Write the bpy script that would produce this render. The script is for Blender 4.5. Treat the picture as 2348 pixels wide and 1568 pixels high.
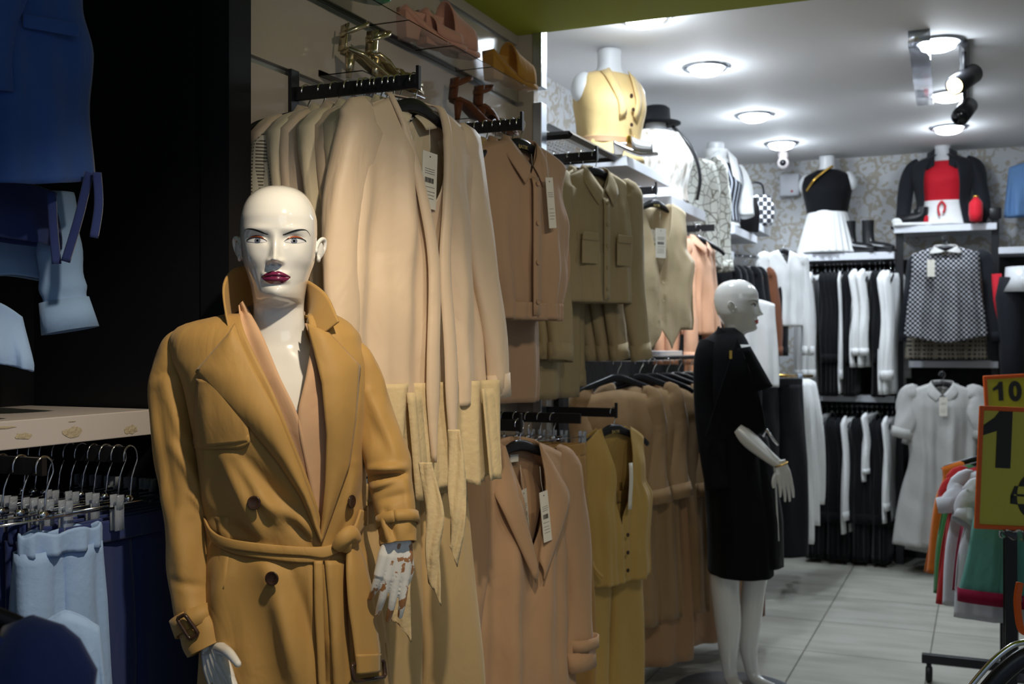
import bpy, bmesh, math, random
from mathutils import Vector, Matrix, noise
for o in list(bpy.data.objects): bpy.data.objects.remove(o)
C = bpy.context.scene.collection
sc = bpy.context.scene
sin, cos, PI = math.sin, math.cos, math.pi
R = math.radians
# ------------------------------------------------------------------ camera
YAW = R(23.4); F = 2500.0; H = 1.5
SY, CY = sin(YAW), cos(YAW)
cd = bpy.data.cameras.new('camera'); cam = bpy.data.objects.new('camera', cd); C.objects.link(cam)
cam.location = (0, 0, H); cam.rotation_euler = (R(90) + 6/F, 0, YAW)
cd.sensor_width = 36; cd.lens = 36*F/2348
cd.dof.use_dof = True; cd.dof.focus_distance = 2.35; cd.dof.aperture_fstop = 5.0
cd.clip_start = .05
sc.camera = cam
sc.view_settings.view_transform = 'Standard'; sc.view_settings.look = 'None'
sc.view_settings.gamma = 1; sc.view_settings.use_curve_mapping = False
sc.view_settings.exposure = 0.0
# ------------------------------------------------------------------ world
w = bpy.data.worlds.new('world'); sc.world = w; w.use_nodes = True
w.node_tree.nodes['Background'].inputs[0].default_value = (.55, .68, .9, 1)
w.node_tree.nodes['Background'].inputs[1].default_value = .26
# ------------------------------------------------------------------ lamps of the room
def lamp(kind, name, loc, energy, color, size=.05, target=None, spot=60, blend=.5):
    l = bpy.data.lights.new(name, kind); l.energy = energy; l.color = color
    if kind == 'AREA': l.size = size
    else: l.shadow_soft_size = size
    if kind == 'SPOT': l.spot_size = R(spot); l.spot_blend = blend
    o = bpy.data.objects.new(name, l); C.objects.link(o); o.location = loc
    if target is not None:
        o.rotation_euler = (Vector(target)-Vector(loc)).to_track_quat('-Z', 'Y').to_euler()
    return o
WARM = (1, .85, .64); COOL = (.78, .88, 1.0)
lamp('SPOT', 'shop_spotlight', (-.40, 1.22, 2.62), 95, WARM, .03, (-1.24, 1.86, 1.10), 62, .7)
lamp('SPOT', 'shop_spotlight_rack', (.2, 1.5, 2.6), 27, (1, .88, .72), .04, (-1.35, 2.9, 1.7), 66, .7)
lamp('SPOT', 'shop_spotlight_low', (.3, 2.2, 2.6), 15, (1, .87, .7), .04, (-1.35, 3.4, .9), 55, .7)
lamp('SPOT', 'shop_spotlight_peach', (-.35, 4.9, 2.6), 26, (1, .72, .45), .04, (-1.45, 5.3, 1.6), 34, .6)
lamp('AREA', 'front_area_light', (.6, .2, 2.62), 6, (.75, .85, 1), 1.2, (-.6, 2.6, 1.2))  # broad cool area light over the front, no fixture modelled

# ------------------------------------------------------------------ picture point -> place
def wp(px, py, d):
    u = (px-1174)/F
    return Vector((d*(-SY+u*CY), d*(CY+u*SY), H+(790-py)/F*d))
def onx(px, py, x):
    u = (px-1174)/F; return wp(px, py, x/(-SY+u*CY))
def ony(px, py, y):
    u = (px-1174)/F; return wp(px, py, y/(CY+u*SY))
def onz(px, py, z):
    return wp(px, py, (z-H)*F/(790-py))

# ------------------------------------------------------------------ materials
MATS = {}
def mat(name, col, rough=.6, metal=0, bump=None, var=0, vscale=8, sheen=0, coat=0, trans=0, emit=0, alpha=1, ior=1.45, spec=.5):
    if name in MATS: return MATS[name]
    m = bpy.data.materials.new(name); m.use_nodes = True; nt = m.node_tree; b = nt.nodes['Principled BSDF']
    b.inputs['Base Color'].default_value = (*col, 1); b.inputs['Roughness'].default_value = rough
    b.inputs['Metallic'].default_value = metal; b.inputs['IOR'].default_value = ior
    b.inputs['Specular IOR Level'].default_value = spec
    b.inputs['Sheen Weight'].default_value = sheen; b.inputs['Coat Weight'].default_value = coat; b.inputs['Coat Roughness'].default_value = .04
    b.inputs['Transmission Weight'].default_value = trans
    b.inputs['Alpha'].default_value = alpha
    if emit:
        b.inputs['Emission Color'].default_value = (*col, 1); b.inputs['Emission Strength'].default_value = emit
    tc = nt.nodes.new('ShaderNodeTexCoord')
    if var:
        n = nt.nodes.new('ShaderNodeTexNoise'); n.inputs['Scale'].default_value = vscale; n.inputs['Detail'].default_value = 4
        nt.links.new(tc.outputs['Object'], n.inputs['Vector'])
        mx = nt.nodes.new('ShaderNodeMix'); mx.data_type = 'RGBA'
        mx.inputs[6].default_value = (*[c*(1-var) for c in col], 1); mx.inputs[7].default_value = (*[min(1, c*(1+var)) for c in col], 1)
        nt.links.new(n.outputs['Fac'], mx.inputs[0]); nt.links.new(mx.outputs[2], b.inputs['Base Color'])
    if bump:
        n = nt.nodes.new('ShaderNodeTexNoise'); n.inputs['Scale'].default_value = bump[0]; n.inputs['Detail'].default_value = 3
        nt.links.new(tc.outputs['Object'], n.inputs['Vector'])
        bp = nt.nodes.new('ShaderNodeBump'); bp.inputs['Strength'].default_value = bump[1]; bp.inputs['Distance'].default_value = bump[2] if len(bump) > 2 else .002
        nt.links.new(n.outputs['Fac'], bp.inputs['Height']); nt.links.new(bp.outputs['Normal'], b.inputs['Normal'])
    MATS[name] = m; return m
def srgb(r, g, b):
    f = lambda c: (c/255/12.92) if c <= 10 else ((c/255+.055)/1.055)**2.4
    return (f(r), f(g), f(b))
def fabric(name, rgb, rough=.85, sheen=.15, bump=(260, .25, .0008), var=.05, spec=.25, wrinkle=.45):
    m = mat(name, srgb(*rgb), rough, bump=bump, var=var, vscale=14, sheen=sheen, spec=spec)
    nt = m.node_tree; bp = [n for n in nt.nodes if n.type == 'BUMP'][0]; tc = [n for n in nt.nodes if n.type == 'TEX_COORD'][0]
    mp = nt.nodes.new('ShaderNodeMapping'); mp.inputs['Scale'].default_value = (1.0, 1.0, .55); nt.links.new(tc.outputs['Object'], mp.inputs[0])
    n = nt.nodes.new('ShaderNodeTexNoise'); n.inputs['Scale'].default_value = 11; n.inputs['Detail'].default_value = 3; n.inputs['Distortion'].default_value = .8
    nt.links.new(mp.outputs[0], n.inputs['Vector'])
    b2 = nt.nodes.new('ShaderNodeBump'); b2.inputs['Strength'].default_value = wrinkle; b2.inputs['Distance'].default_value = .012
    nt.links.new(n.outputs['Fac'], b2.inputs['Height']); nt.links.new(b2.outputs[0], bp.inputs['Normal'])
    return m

def nodes_mat(name, rough=.6):
    m = bpy.data.materials.new(name); m.use_nodes = True; nt = m.node_tree; b = nt.nodes['Principled BSDF']
    b.inputs['Roughness'].default_value = rough
    tc = nt.nodes.new('ShaderNodeTexCoord'); MATS[name] = m
    return m, nt, b, tc
def N(nt, t, **kw):
    n = nt.nodes.new(t)
    for k, v in kw.items():
        if k.startswith('i_'): n.inputs[k[2:].replace('_', ' ')].default_value = v
        else: setattr(n, k, v)
    return n
def ramp(nt, fac, stops):
    r = nt.nodes.new('ShaderNodeValToRGB'); el = r.color_ramp.elements
    while len(el) < len(stops): el.new(.5)
    for e, (p, c) in zip(el, stops): e.position = p; e.color = (*c, 1)
    nt.links.new(fac, r.inputs[0]); return r

# wallpaper: damask-like figures on off white
m, nt, b, tc = nodes_mat('wallpaper', .6)
mp = N(nt, 'ShaderNodeMapping'); mp.inputs['Scale'].default_value = (1, 1, 1); nt.links.new(tc.outputs['Object'], mp.inputs[0])
vo = N(nt, 'ShaderNodeTexVoronoi', feature='SMOOTH_F1'); vo.inputs['Scale'].default_value = 10; vo.inputs['Randomness'].default_value = .35
ns = N(nt, 'ShaderNodeTexNoise'); ns.inputs['Scale'].default_value = 11; ns.inputs['Detail'].default_value = 2
nt.links.new(mp.outputs[0], ns.inputs['Vector'])
ad = N(nt, 'ShaderNodeMixRGB', blend_type='ADD'); ad.inputs[0].default_value = .14
nt.links.new(mp.outputs[0], ad.inputs[1]); nt.links.new(ns.outputs['Color'], ad.inputs[2]); nt.links.new(ad.outputs[0], vo.inputs['Vector'])
mu = N(nt, 'ShaderNodeMath', operation='MULTIPLY'); mu.inputs[1].default_value = 30; nt.links.new(vo.outputs['Distance'], mu.inputs[0])
si = N(nt, 'ShaderNodeMath', operation='SINE'); nt.links.new(mu.outputs[0], si.inputs[0])
ma = N(nt, 'ShaderNodeMath', operation='MULTIPLY_ADD'); ma.inputs[1].default_value = .5; ma.inputs[2].default_value = .5; nt.links.new(si.outputs[0], ma.inputs[0])
n2 = N(nt, 'ShaderNodeTexNoise'); n2.inputs['Scale'].default_value = 34; nt.links.new(mp.outputs[0], n2.inputs['Vector'])
m2 = N(nt, 'ShaderNodeMath', operation='MULTIPLY'); nt.links.new(ma.outputs[0], m2.inputs[0]); nt.links.new(n2.outputs['Fac'], m2.inputs[1])
rp = ramp(nt, m2.outputs[0], [(.0, srgb(212, 213, 214)), (.30, srgb(212, 213, 214)), (.42, srgb(184, 176, 160)), (.6, srgb(184, 176, 160))])
nt.links.new(rp.outputs[0], b.inputs['Base Color'])
# floor: large pale tiles with thin joints
m, nt, b, tc = nodes_mat('floor_tile', .35)
mp = N(nt, 'ShaderNodeMapping'); mp.inputs['Location'].default_value = (.24+.57*9, .1, 0); nt.links.new(tc.outputs['Object'], mp.inputs[0])
bk = N(nt, 'ShaderNodeTexBrick', offset=0.0, squash=1.0)
for k, v in dict(Scale=1.0).items(): bk.inputs[k].default_value = v
bk.inputs['Mortar Size'].default_value = .004; bk.inputs['Brick Width'].default_value = .57; bk.inputs['Row Height'].default_value = .62
bk.inputs['Color1'].default_value = (*srgb(190, 188, 176), 1); bk.inputs['Color2'].default_value = (*srgb(182, 181, 170), 1); bk.inputs['Mortar'].default_value = (*srgb(120, 116, 105), 1)
nt.links.new(mp.outputs[0], bk.inputs['Vector'])
ns = N(nt, 'ShaderNodeTexNoise'); ns.inputs['Scale'].default_value = 2.5; ns.inputs['Detail'].default_value = 6
ms = N(nt, 'ShaderNodeMapping'); ms.inputs['Scale'].default_value = (1, 4, 1); nt.links.new(tc.outputs['Object'], ms.inputs[0]); nt.links.new(ms.outputs[0], ns.inputs['Vector'])
rp = ramp(nt, ns.outputs['Fac'], [(.3, (.72, .70, .66)), (.6, (1, 1, 1))])
mx = N(nt, 'ShaderNodeMixRGB', blend_type='MULTIPLY'); mx.inputs[0].default_value = .8
nt.links.new(bk.outputs['Color'], mx.inputs[1]); nt.links.new(rp.outputs[0], mx.inputs[2]); nt.links.new(mx.outputs[0], b.inputs['Base Color'])
# houndstooth
def check_mat(name, c1, c2, s, c3=None, kind='check'):
    m, nt, b, tc = nodes_mat(name, .85)
    if kind == 'check':
        sx = N(nt, 'ShaderNodeSeparateXYZ'); nt.links.new(tc.outputs['Object'], sx.inputs[0])
        def wv(a, bb=None, sg=1):
            q = N(nt, 'ShaderNodeMath', operation='ADD' if sg > 0 else 'SUBTRACT')
            nt.links.new(a, q.inputs[0])
            if bb is not None: nt.links.new(bb, q.inputs[1])
            else: q.inputs[1].default_value = 0
            f = N(nt, 'ShaderNodeMath', operation='MULTIPLY'); f.inputs[1].default_value = s; nt.links.new(q.outputs[0], f.inputs[0])
            g = N(nt, 'ShaderNodeMath', operation='FRACT'); nt.links.new(f.outputs[0], g.inputs[0])
            h = N(nt, 'ShaderNodeMath', operation='GREATER_THAN'); h.inputs[1].default_value = .5; nt.links.new(g.outputs[0], h.inputs[0]); return h.outputs[0]
        xy = N(nt, 'ShaderNodeMath', operation='ADD'); nt.links.new(sx.outputs['X'], xy.inputs[0]); nt.links.new(sx.outputs['Y'], xy.inputs[1])
        a = wv(xy.outputs[0]); c = wv(sx.outputs['Z']); dg = wv(xy.outputs[0], sx.outputs['Z'])
        s1 = N(nt, 'ShaderNodeMath', operation='ADD'); nt.links.new(a, s1.inputs[0]); nt.links.new(c, s1.inputs[1])
        s2 = N(nt, 'ShaderNodeMath', operation='MULTIPLY_ADD'); s2.inputs[1].default_value = .6; nt.links.new(dg, s2.inputs[0]); nt.links.new(s1.outputs[0], s2.inputs[2])
        rp = ramp(nt, s2.outputs[0], [(.0, c1), (.7, c1), (1.1 if False else .99, c2), (1, c2)])
        rp.color_ramp.interpolation = 'LINEAR'
        nt.links.new(rp.outputs[0], b.inputs['Base Color'])
    elif kind == 'dots':
        mp = N(nt, 'ShaderNodeMapping'); mp.inputs['Scale'].default_value = (1, 0.001, 1); nt.links.new(tc.outputs['Object'], mp.inputs[0])
        mp.inputs['Rotation'].default_value = (0, 0, 0)
        v = N(nt, 'ShaderNodeTexVoronoi', feature='F1'); v.inputs['Scale'].default_value = s; v.inputs['Randomness'].default_value = 0.0
        r45 = N(nt, 'ShaderNodeMapping'); r45.inputs['Rotation'].default_value = (0, R(45), 0); nt.links.new(mp.outputs[0], r45.inputs[0]); nt.links.new(r45.outputs[0], v.inputs['Vector'])
        rp = ramp(nt, v.outputs['Distance'], [(.0, c1), (.44, c1), (.54, c2), (1, c2)]); nt.links.new(rp.outputs[0], b.inputs['Base Color'])
    elif kind == 'stripe':
        wt = N(nt, 'ShaderNodeTexWave', bands_direction='X'); wt.inputs['Scale'].default_value = s; nt.links.new(tc.outputs['Object'], wt.inputs['Vector'])
        rp = ramp(nt, wt.outputs['Fac'], [(.0, c1), (.78, c1), (.86, c2), (1, c2)]); nt.links.new(rp.outputs[0], b.inputs['Base Color'])
    elif kind == 'crack':
        v = N(nt, 'ShaderNodeTexVoronoi', feature='DISTANCE_TO_EDGE'); v.inputs['Scale'].default_value = s; nt.links.new(tc.outputs['Object'], v.inputs['Vector'])
        rp = ramp(nt, v.outputs['Distance'], [(.0, c1), (.03, c1), (.06, c2), (1, c2)]); nt.links.new(rp.outputs[0], b.inputs['Base Color'])
    return m
check_mat('houndstooth', srgb(104, 94, 80), srgb(205, 196, 175), 125)
check_mat('diamond_print', srgb(30, 30, 33), srgb(205, 205, 210), 46, kind='dots')
check_mat('zig_print', srgb(20, 20, 22), srgb(112, 104, 90), 36)
check_mat('pinstripe', srgb(22, 24, 32), srgb(190, 195, 205), 9, kind='stripe')
check_mat('crack_print', srgb(130, 125, 110), srgb(225, 225, 215), 22, kind='crack')
check_mat('quilt_print', srgb(40, 40, 44), srgb(235, 235, 235), 24, kind='dots')
# chipped paint for the mannequin hand
m, nt, b, tc = nodes_mat('chipped_white', .2)
ns = N(nt, 'ShaderNodeTexNoise'); ns.inputs['Scale'].default_value = 26; ns.inputs['Detail'].default_value = 5; nt.links.new(tc.outputs['Object'], ns.inputs['Vector'])
rp = ramp(nt, ns.outputs['Fac'], [(.0, (.80, .78, .74)), (.565, (.80, .78, .74)), (.575, srgb(168, 118, 76)), (1, srgb(160, 108, 66))])
nt.links.new(rp.outputs[0], b.inputs['Base Color']); b.inputs['Coat Weight'].default_value = .5
# fur
m, nt, b, tc = nodes_mat('white_fur', .95)
mp = N(nt, 'ShaderNodeMapping'); mp.inputs['Scale'].default_value = (30, 30, 7); nt.links.new(tc.outputs['Object'], mp.inputs[0])
ns = N(nt, 'ShaderNodeTexNoise'); ns.inputs['Scale'].default_value = 1; ns.inputs['Detail'].default_value = 6; nt.links.new(mp.outputs[0], ns.inputs['Vector'])
rp = ramp(nt, ns.outputs['Fac'], [(.3, srgb(150, 138, 120)), (.6, srgb(240, 238, 232))]); nt.links.new(rp.outputs[0], b.inputs['Base Color'])
bp = N(nt, 'ShaderNodeBump'); bp.inputs['Strength'].default_value = .8; bp.inputs['Distance'].default_value = .01; nt.links.new(ns.outputs['Fac'], bp.inputs['Height']); nt.links.new(bp.outputs[0], b.inputs['Normal'])
# wire mesh of the grid shelf: real bars are modelled; a dark metal
mat('black_metal', (.012, .012, .014), .35, spec=.5)
mat('black_panel', (.006, .0065, .009), .5, spec=.3)
mat('chrome', (.75, .76, .8), .12, 1)
mat('steel_trim', (.62, .66, .72), .28, 1)
mat('black_plastic', (.012, .012, .015), .3)
mat('charcoal_plastic', (.035, .038, .048), .45)
mat('clear_acrylic', (.95, .96, 1.0), .03, trans=1, ior=1.3)
mat('clip_plastic', (.7, .78, .9), .1, trans=.75, ior=1.3)
mat('white_laminate', srgb(196, 188, 186), .4, var=.03)
mat('white_shelf', srgb(222, 224, 230), .45)
mat('slat_beige', srgb(182, 170, 154), .16, coat=.3)
mat('groove_alu', (.45, .45, .42), .3, .8)
mat('groove_brown', srgb(96, 82, 64), .5)
mat('green_paint', srgb(168, 178, 44), .7)
mat('ceiling_paint', srgb(218, 217, 216), .75)
mat('lamp_white', (.85, .93, 1), .5, emit=28)
mat('lamp_amber', (1, .7, .35), .5, emit=7)
mat('mannequin_gloss', (.80, .785, .75), .13, coat=1.0)
mat('mannequin_matte', (.72, .73, .74), .3, coat=.3)
mat('lip_plum', srgb(112, 34, 70), .2, coat=.6)
mat('lip_red', srgb(190, 80, 70), .25)
mat('brow_dark', (.02, .025, .03), .4)
mat('shadow_copper', srgb(150, 78, 50), .25, metal=.2)
mat('eye_white', (.62, .63, .66), .1)
mat('iris_grey', srgb(104, 110, 128), .15)
mat('iris_ring', srgb(46, 50, 66), .15)
mat('pupil_black', (.003, .003, .004), .08)
mat('horn_brown', srgb(62, 44, 34), .25, var=.6, vscale=90)
mat('gold_metal', srgb(214, 170, 80), .25, 1)
mat('paper', srgb(226, 220, 206), .8)
mat('cardboard', srgb(150, 138, 104), .8)
mat('ink', (.03, .03, .03), .6)
mat('gold_ink', srgb(190, 170, 110), .5)
mat('glue_residue', srgb(176, 164, 140), .95, bump=(120, 1, .003))
mat('peeled_edge', srgb(190, 165, 125), .9, var=.4, vscale=60)
mat('leather_black', (.012, .012, .014), .28, bump=(60, .3, .002))
mat('glove_skin', srgb(200, 160, 130), .6)
mat('orange_plastic', srgb(226, 96, 24), .35)
mat('sign_yellow', srgb(200, 190, 20), .3, coat=.6)
mat('rubber', (.01, .01, .01), .6)

# ------------------------------------------------------------------ mesh builder
def cr(p, n=8):
    """Catmull-Rom through points (tuples), n steps per span"""
    out = []; k = len(p[0]); L = len(p)
    for i in range(L-1):
        a, b_, c_, d_ = p[max(i-1, 0)], p[i], p[i+1], p[min(i+2, L-1)]
        for j in range(n):
            t = j/n
            out.append(tuple(.5*((2*b_[q])+(-a[q]+c_[q])*t+(2*a[q]-5*b_[q]+4*c_[q]-d_[q])*t*t+(-a[q]+3*b_[q]-3*c_[q]+d_[q])*t**3) for q in range(k)))
    out.append(tuple(p[-1])); return out
def lerp_tab(tab, x):
    """smooth monotone interpolation of a table"""
    if x <= tab[0][0]: return tuple(tab[0][1:])
    if x >= tab[-1][0]: return tuple(tab[-1][1:])
    key = id(tab); S = _SL.get(key)
    if S is None or S[0] is not tab:
        n = len(tab); sl = [[0]*len(tab[0]) for _ in tab]
        for c in range(1, len(tab[0])):
            dd = [(tab[i+1][c]-tab[i][c])/max(1e-9, tab[i+1][0]-tab[i][0]) for i in range(n-1)]
            for i in range(n):
                if i == 0: sl[i][c] = dd[0]
                elif i == n-1: sl[i][c] = dd[-1]
                elif dd[i-1]*dd[i] <= 0: sl[i][c] = 0
                else: sl[i][c] = 2*dd[i-1]*dd[i]/(dd[i-1]+dd[i])
        S = (tab, sl); _SL[key] = S
    sl = S[1]; lo = 0
    while x > tab[lo+1][0]: lo += 1
    a, b_ = tab[lo], tab[lo+1]; h = b_[0]-a[0]; t = (x-a[0])/h; t2 = t*t; t3 = t2*t
    return tuple((2*t3-3*t2+1)*a[c]+(t3-2*t2+t)*h*sl[lo][c]+(3*t2-2*t3)*b_[c]+(t3-t2)*h*sl[lo+1][c] for c in range(1, len(a)))
_SL = {}
class MB:
    def __init__(s): s.v = []; s.f = []; s.m = []
    def add(s, vs, fs, m=0):
        o = len(s.v); s.v += [tuple(p) for p in vs]
        for f in fs: s.f.append(tuple(i+o for i in f)); s.m.append(m)
        return s
    def box(s, c, d, rz=0, m=0, rot=None):
        M = rot if rot is not None else Matrix.Rotation(rz, 3, 'Z')
        vs = [Vector(c)+M@Vector((x*d[0]/2, y*d[1]/2, z*d[2]/2)) for x in (-1, 1) for y in (-1, 1) for z in (-1, 1)]
        return s.add(vs, [(0, 1, 3, 2), (4, 6, 7, 5), (0, 4, 5, 1), (2, 3, 7, 6), (0, 2, 6, 4), (1, 5, 7, 3)], m)
    def box2(s, a, b_, m=0):
        return s.box([(p+q)/2 for p, q in zip(a, b_)], [abs(q-p) for p, q in zip(a, b_)], 0, m)
    def loft(s, rings, closed=True, cap=True, m=0):
        n = len(rings[0]); vs = [p for r in rings for p in r]; fs = []
        for i in range(len(rings)-1):
            for j in range(n if closed else n-1):
                k = (j+1) % n; fs.append((i*n+j, i*n+k, (i+1)*n+k, (i+1)*n+j))
        if cap and closed:
            fs.append(tuple(range(n))[::-1]); fs.append(tuple((len(rings)-1)*n+j for j in range(n)))
        return s.add(vs, fs, m)
    def grid(s, P, m=0): return s.loft(P, False, False, m)
    def tube(s, pts, r, n=8, cap=True, m=0, flat=1, up=None, fn=None):
        pts = [Vector(p) for p in pts]; L = len(pts)
        if not hasattr(r, '__len__'): r = [r]*L
        rings = []; prev = None
        for i in range(L):
            t = (pts[min(i+1, L-1)]-pts[max(i-1, 0)])
            if t.length < 1e-9: t = Vector((0, 0, 1))
            t.normalize()
            if prev is None:
                a = Vector(up) if up is not None else (Vector((0, 1, 0)) if abs(t.y) < .9 else Vector((1, 0, 0)))
            else: a = prev
            a = (a-t*a.dot(t)).normalized(); b_ = t.cross(a); prev = a
            ring = []
            for j in range(n):
                g = 2*PI*j/n; rr = r[i]
                if fn: rr = rr*fn(i/(L-1), g)
                ring.append(pts[i]+a*cos(g)*rr*flat+b_*sin(g)*rr)
            rings.append(ring)
        return s.loft(rings, True, cap, m)
    def ell(s, c, r, n=12, k=8, m=0, rot=None):
        rings = []
        for i in range(k+1):
            p = PI*(i+.001)/(k+.002); rings.append([Vector((r[0]*sin(p)*cos(2*PI*j/n), r[1]*sin(p)*sin(2*PI*j/n), r[2]*cos(p))) for j in range(n)])
        if rot is not None: rings = [[rot@p for p in q] for q in rings]
        rings = [[p+Vector(c) for p in q] for q in rings]
        return s.loft(rings, True, True, m)
    def lathe(s, prof, c=(0, 0, 0), n=20, m=0, rot=None, cap=True):
        rings = [[(rot or Matrix.Identity(3))@Vector((r*cos(2*PI*j/n), r*sin(2*PI*j/n), z))+Vector(c) for j in range(n)] for r, z in prof]
        return s.loft(rings, True, cap, m)
    def cyl(s, a, b_, r, n=12, m=0): return s.tube([a, b_], r, n, True, m)
    def prism(s, poly, h, fr=None, m=0):
        """poly in x,z ; thickness h in y ; fr maps Vector->Vector"""
        n = len(poly); A = [Vector((p[0], -h/2, p[1])) for p in poly]; B = [Vector((p[0], h/2, p[1])) for p in poly]
        vs = A+B
        if fr: vs = [fr(q) for q in vs]
        return s.add(vs, [tuple(range(n)), tuple(range(2*n-1, n-1, -1))]+[(i, i+n, (i+1) % n+n, (i+1) % n) for i in range(n)], m)
    def build(s, name, mats, parent=None, smooth=True, solid=0, sub=0, bevel=0, remesh=0, merge=0):
        me = bpy.data.meshes.new(name); me.from_pydata(s.v, [], s.f)
        if not isinstance(mats, (list, tuple)): mats = [mats]
        for q in mats: me.materials.append(MATS[q] if isinstance(q, str) else q)
        for p, mi in zip(me.polygons, s.m): p.material_index = min(mi, len(mats)-1); p.use_smooth = smooth
        bm = bmesh.new(); bm.from_mesh(me)
        if merge: bmesh.ops.remove_doubles(bm, verts=bm.verts, dist=merge)
        bmesh.ops.recalc_face_normals(bm, faces=bm.faces); bm.to_mesh(me); bm.free()
        o = bpy.data.objects.new(name, me); C.objects.link(o)
        if parent: o.parent = parent
        if remesh:
            q = o.modifiers.new('r', 'REMESH'); q.mode = 'VOXEL'; q.voxel_size = remesh; q.use_smooth_shade = True
            q = o.modifiers.new('s', 'SMOOTH'); q.iterations = 6; q.factor = .5
        if solid: q = o.modifiers.new('t', 'SOLIDIFY'); q.thickness = solid; q.offset = 0
        if bevel: q = o.modifiers.new('b', 'BEVEL'); q.width = bevel; q.segments = 2; q.limit_method = 'ANGLE'
        if sub: q = o.modifiers.new('u', 'SUBSURF'); q.levels = q.render_levels = sub
        return o
def tag(o, label=None, cat=None, group=None, kind=None):
    if label: o['label'] = label
    if cat: o['category'] = cat
    if group: o['group'] = group
    if kind: o['kind'] = kind
    return o
def thing(name, label, cat, loc=(0, 0, 0), rz=0, group=None):
    o = bpy.data.objects.new(name, None); o.empty_display_size = .05; C.objects.link(o)
    o.location = loc; o.rotation_euler = (0, 0, rz); return tag(o, label, cat, group)
KIDS = {}
def kids(o): return [c for c in bpy.data.objects if c.parent == o]
def dup(root, loc, rz=None, label=None, group=None, mats=None, scale=None):
    def cp(o, par):
        c = o.copy(); C.objects.link(c)
        if par: c.parent = par
        if mats and c.type == 'MESH':
            for i, s_ in enumerate(c.material_slots):
                if s_.material and s_.material.name in mats:
                    k_ = mats[s_.material.name]; s_.link = 'OBJECT'; s_.material = MATS[k_]
        for ch in kids(o):
            cp(ch, c)
        return c
    r = cp(root, None); r.location = loc
    if rz is not None: r.rotation_euler = (0, 0, rz)
    if scale: r.scale = scale
    if label: r['label'] = label
    if group: r['group'] = group
    return r
def struct(name, mb, m, **kw):
    o = mb.build(name, m, **kw); o['kind'] = 'structure'; return o
def text(name, body, m, size, parent, loc, rot, extrude=.0004, align='CENTER', bold=0, sx=1):
    cu = bpy.data.curves.new(name, 'FONT'); cu.body = body; cu.size = size; cu.extrude = extrude; cu.align_x = align; cu.offset = bold
    t = bpy.data.objects.new(name, cu); C.objects.link(t)
    dg = bpy.context.evaluated_depsgraph_get(); me = bpy.data.meshes.new_from_object(t.evaluated_get(dg))
    bpy.data.objects.remove(t)
    o = bpy.data.objects.new(name, me); C.objects.link(o); me.materials.clear(); me.materials.append(MATS[m])
    o.parent = parent; o.location = loc; o.rotation_euler = rot; o.scale = (sx, 1, 1); return o

# ------------------------------------------------------------------ the room
CEIL = 2.85; YB = 8.2; XW = -1.62; XF = -2.02
struct('floor', MB().box2((-2.6, -1.5, -.05), (3.2, YB+.1, 0)), 'floor_tile', smooth=False)
struct('ceiling', MB().box2((-2.6, 3.8, CEIL), (3.2, YB+.1, CEIL+.1)), 'ceiling_paint', smooth=False)
struct('trim_1', MB().box2((-2.6, -1.5, 2.67), (3.2, 3.8, 2.90)), 'green_paint', smooth=False)
struct('wall_back', MB().box2((-2.6, YB, 0), (3.2, YB+.1, CEIL)), 'wallpaper', smooth=False)
struct('wall_far_left', MB().box2((XF-.1, 3.8, 0), (XF, YB, CEIL)), 'wallpaper', smooth=False)
struct('wall_right', MB().box2((3.1, 2.5, 0), (3.2, YB, CEIL)), 'ceiling_paint', smooth=False)
# slatted wall: boards with grooves between
mb = MB(); zs = [2.67, 2.235]
dz = .192
gz = [onx(526, 113, XW).z, onx(526, 324, XW).z, onx(526, 538, XW).z]
step = (gz[0]-gz[2])/2
lv = [gz[0]-i*step for i in range(-2, 12)]
lv = [z for z in lv if .05 < z < 2.66]
edges = [2.67]+sorted(lv, reverse=True)+[0]
for a, b_ in zip(edges, edges[1:]):
    mb.box2((XW-.02, 2.02, b_+(.009 if b_ > 0 else 0)), (XW, 3.8, a-(.009 if a < 2.67 else 0)), 0)
sw = struct('wall_left', mb, 'slat_beige', smooth=False, bevel=.001)
mb = MB()
for i, z in enumerate(sorted(lv, reverse=True)):
    mb.box2((XW-.03, 2.02, z-.012), (XW-.012, 3.8, z+.012))
    mb.box2((XW-.014, 2.02, z-.010), (XW-.003, 3.8, z-.007))
o = struct('trim_2', mb, 'groove_alu', smooth=False)
struct('trim_3', MB().box2((XW-.1, 2.02, 0), (XW-.03, 3.8, 2.67)), 'groove_brown', smooth=False)
# end panel of the slatted bay, with its steel corner strips
struct('trim_4', MB().box2((XF, 3.80, 0), (-1.555, 3.84, 2.85)), 'slat_beige', smooth=False)
mb = MB(); p1 = ony(1225, 235, 3.79)
mb.box2((-1.555, 3.79, 0), (-1.520, 3.845, p1.z)); mb.box2((-1.555, 3.79, ony(1225, 200, 3.79).z), (-1.520, 3.845, 2.85))
struct('trim_5', mb, 'steel_trim', smooth=False, bevel=.002)
# near bay: black lined recess with the dark divider that faces the camera
XN = -2.15
struct('wall_near_left', MB().box2((XN-.1, -1.5, 0), (XN, 2.0, 2.67)), 'black_panel', smooth=False)
pe = ony(528, 0, 2.0).x
ps = ony(462, 300, 2.0).x
mb = MB(); mb.box2((XN-.1, 2.0, 0), (ps-.002, 2.06, 2.67)); mb.box2((ps+.002, 1.995, 0), (pe, 2.075, 2.67)); mb.box2((ps-.01, 2.02, 0), (ps+.01, 2.05, 2.67))
struct('trim_6', mb, 'black_panel', smooth=False)
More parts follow.
